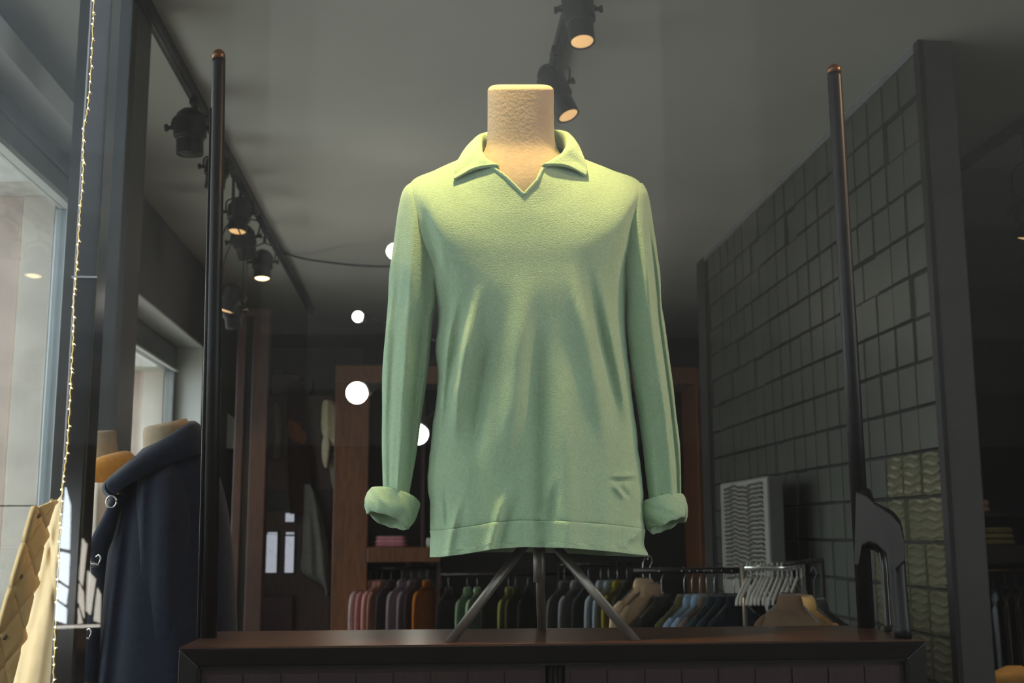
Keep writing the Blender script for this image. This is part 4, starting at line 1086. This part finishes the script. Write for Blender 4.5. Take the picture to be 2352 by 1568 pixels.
blob('dark_coat', [(872, 668, 690, .03, .03), (880, 662, 700, .06, .06), (930, 658, 704, .07, .07), (1000, 660, 712, .08, .08), (1100, 662, 722, .08, .08), (1180, 666, 724, .08, .08)], YQ + 0.03, cloth('33231f'), 'dark brown coat hanging behind the leather bag', 'coat')
hp = PY(664, 868, YS + .22); hp.z = zt + 0.181
ht = thing('felt_hat', hp, 'dark brown felt hat on top of the dresser', 'hat')
MB().lathe(hp, (0, 0, 1), [(0, .055), (.004, .085), (.012, .085), (.016, .056)], 24).build('brim', cloth('3d2822'), ht, smooth=True)
MB().lathe(hp + V((0, 0, .014)), (0, 0, 1), [(0, .055), (.03, .052), (.05, .044), (.056, .02), (.052, .001)], 24).build('crown', cloth('4a3028'), ht, smooth=True)
vb = PY(719, 920, YS + .25); vb.z = zt + 0.001
tag(MB().lathe(vb, (0, 0, 1), [(0, .032), (.01, .036), (.05, .03), (.07, .014), (.14, .010), (.15, .014), (.155, .012)], 20).build('slim_bottle', cloth('2a2624'), smooth=True), 'dark slim-necked bottle standing on the dresser', 'bottle')
wbx0 = PY(511, 960, 10.0); wbx1 = PY(537, 1030, 10.0)
tag(MB().hexa([(XL, 10.0, wbx1.z), (wbx1.x, 10.0, wbx1.z), (wbx1.x, 10.5, wbx1.z), (XL, 10.5, wbx1.z), (XL, 10.0, wbx0.z + 0.05), (wbx1.x, 10.0, wbx0.z - 0.02), (wbx1.x, 10.5, wbx0.z - 0.02), (XL, 10.5, wbx0.z + 0.05)]).build('wall_unit', M_white, bevel=0.01), 'white boxy unit on the left wall behind the left pole', 'wall unit')

# ================================================================ dark side room at the right
YR = 6.4
rx0, rx1 = PY(2215, 1200, YR).x, PY(2480, 1200, YR).x
sr = thing('dark_shelf_unit', ((rx0+rx1)/2, YR + .25, 0), 'near-black shelf unit with hanging rail in the dark right side room', 'shelf unit')
bx((rx0, YR + 0.45, 0), (rx1, YR + 0.5, PY(2300, 560, YR).z)).build('back_panel', M_black, sr)
for (ya, yb) in ((1176, 1186), (1252, 1292)):
    bx((rx0, YR, PY(2300, yb, YR).z), (rx1, YR + 0.45, PY(2300, ya, YR).z)).build('shelf', M_black, sr)
zr = PY(2300, 1312, YR).z
MB().tube([(rx0, YR + .2, zr), (rx1, YR + .2, zr)], 0.012, 10).build('hanging_rail', mat('brass_rail', hexc('#8a6a3a'), 0.3, metal=0.8), sr, smooth=True)
for x in (rx0, rx1):
    bx((x - .02, YR, 0), (x + .02, YR + .45, PY(2300, 560, YR).z)).build('side_panel', M_black, sr)
shz = [PY(2300, 1176, YR).z, PY(2300, 1252, YR).z]
for k in range(2):
    o = folded(2256, 1176, YR + 0.03, 0.13 - .01*k, 0.3, 0.034, ('a08d80', 'b09a8c')[k], ('lower', 'upper')[k] + ' pinkish beige folded sweater on the top dark shelf at right', 'beige sweaters on the dark shelf'); o.location.z = shz[0] + .001 + k*.035
for k in range(3):
    o = folded(2302, 1252, YR + 0.03, 0.20 - .008*k, 0.3, 0.032, ('5f6445', '6d7050', '666a4a')[k], ('bottom', 'middle', 'top')[k] + ' olive folded sweater of the stack on the dark shelf at right', 'olive sweaters on the dark shelf'); o.location.z = shz[1] + .001 + k*.033
G4 = 'clothes on the right side room rail'
for px, py, c, rot, kd, lab in ((2262, 1362, '7f9cc0', 62, 'shirt', 'light blue shirt on the dark side room rail'), (2284, 1364, '6f8cb2', 60, 'shirt', 'second light blue shirt partly over the first at right'),
    (2308, 1342, '1b1d24', 60, 'coat', 'black coat right of the light blue shirts'), (2334, 1344, '191a1f', 62, 'coat', 'black coat at the right picture edge'), (2242, 1340, '5f3a28', 70, 'shirt', 'brown shirt nearest the tiled wall end in the side room')):
    hang(px, py, YR + .2, c, 62, lab, G4, kd, rail=zr if kd == 'coat' else None)
tag(loft_px([(1528, 2312, 2345, .05, .05), (1540, 2285, 2372, .10, .10), (1552, 2264, 2385, .14, .14), (1590, 2256, 2392, .15, .15), (1700, 2250, 2396, .15, .15)], 32, 5.6, .9, 20, cap0=True, cap1=True).build('tan_bundle', cloth('b08f58'), smooth=True), 'tan folded coat heaped low at the right picture edge', 'coat')
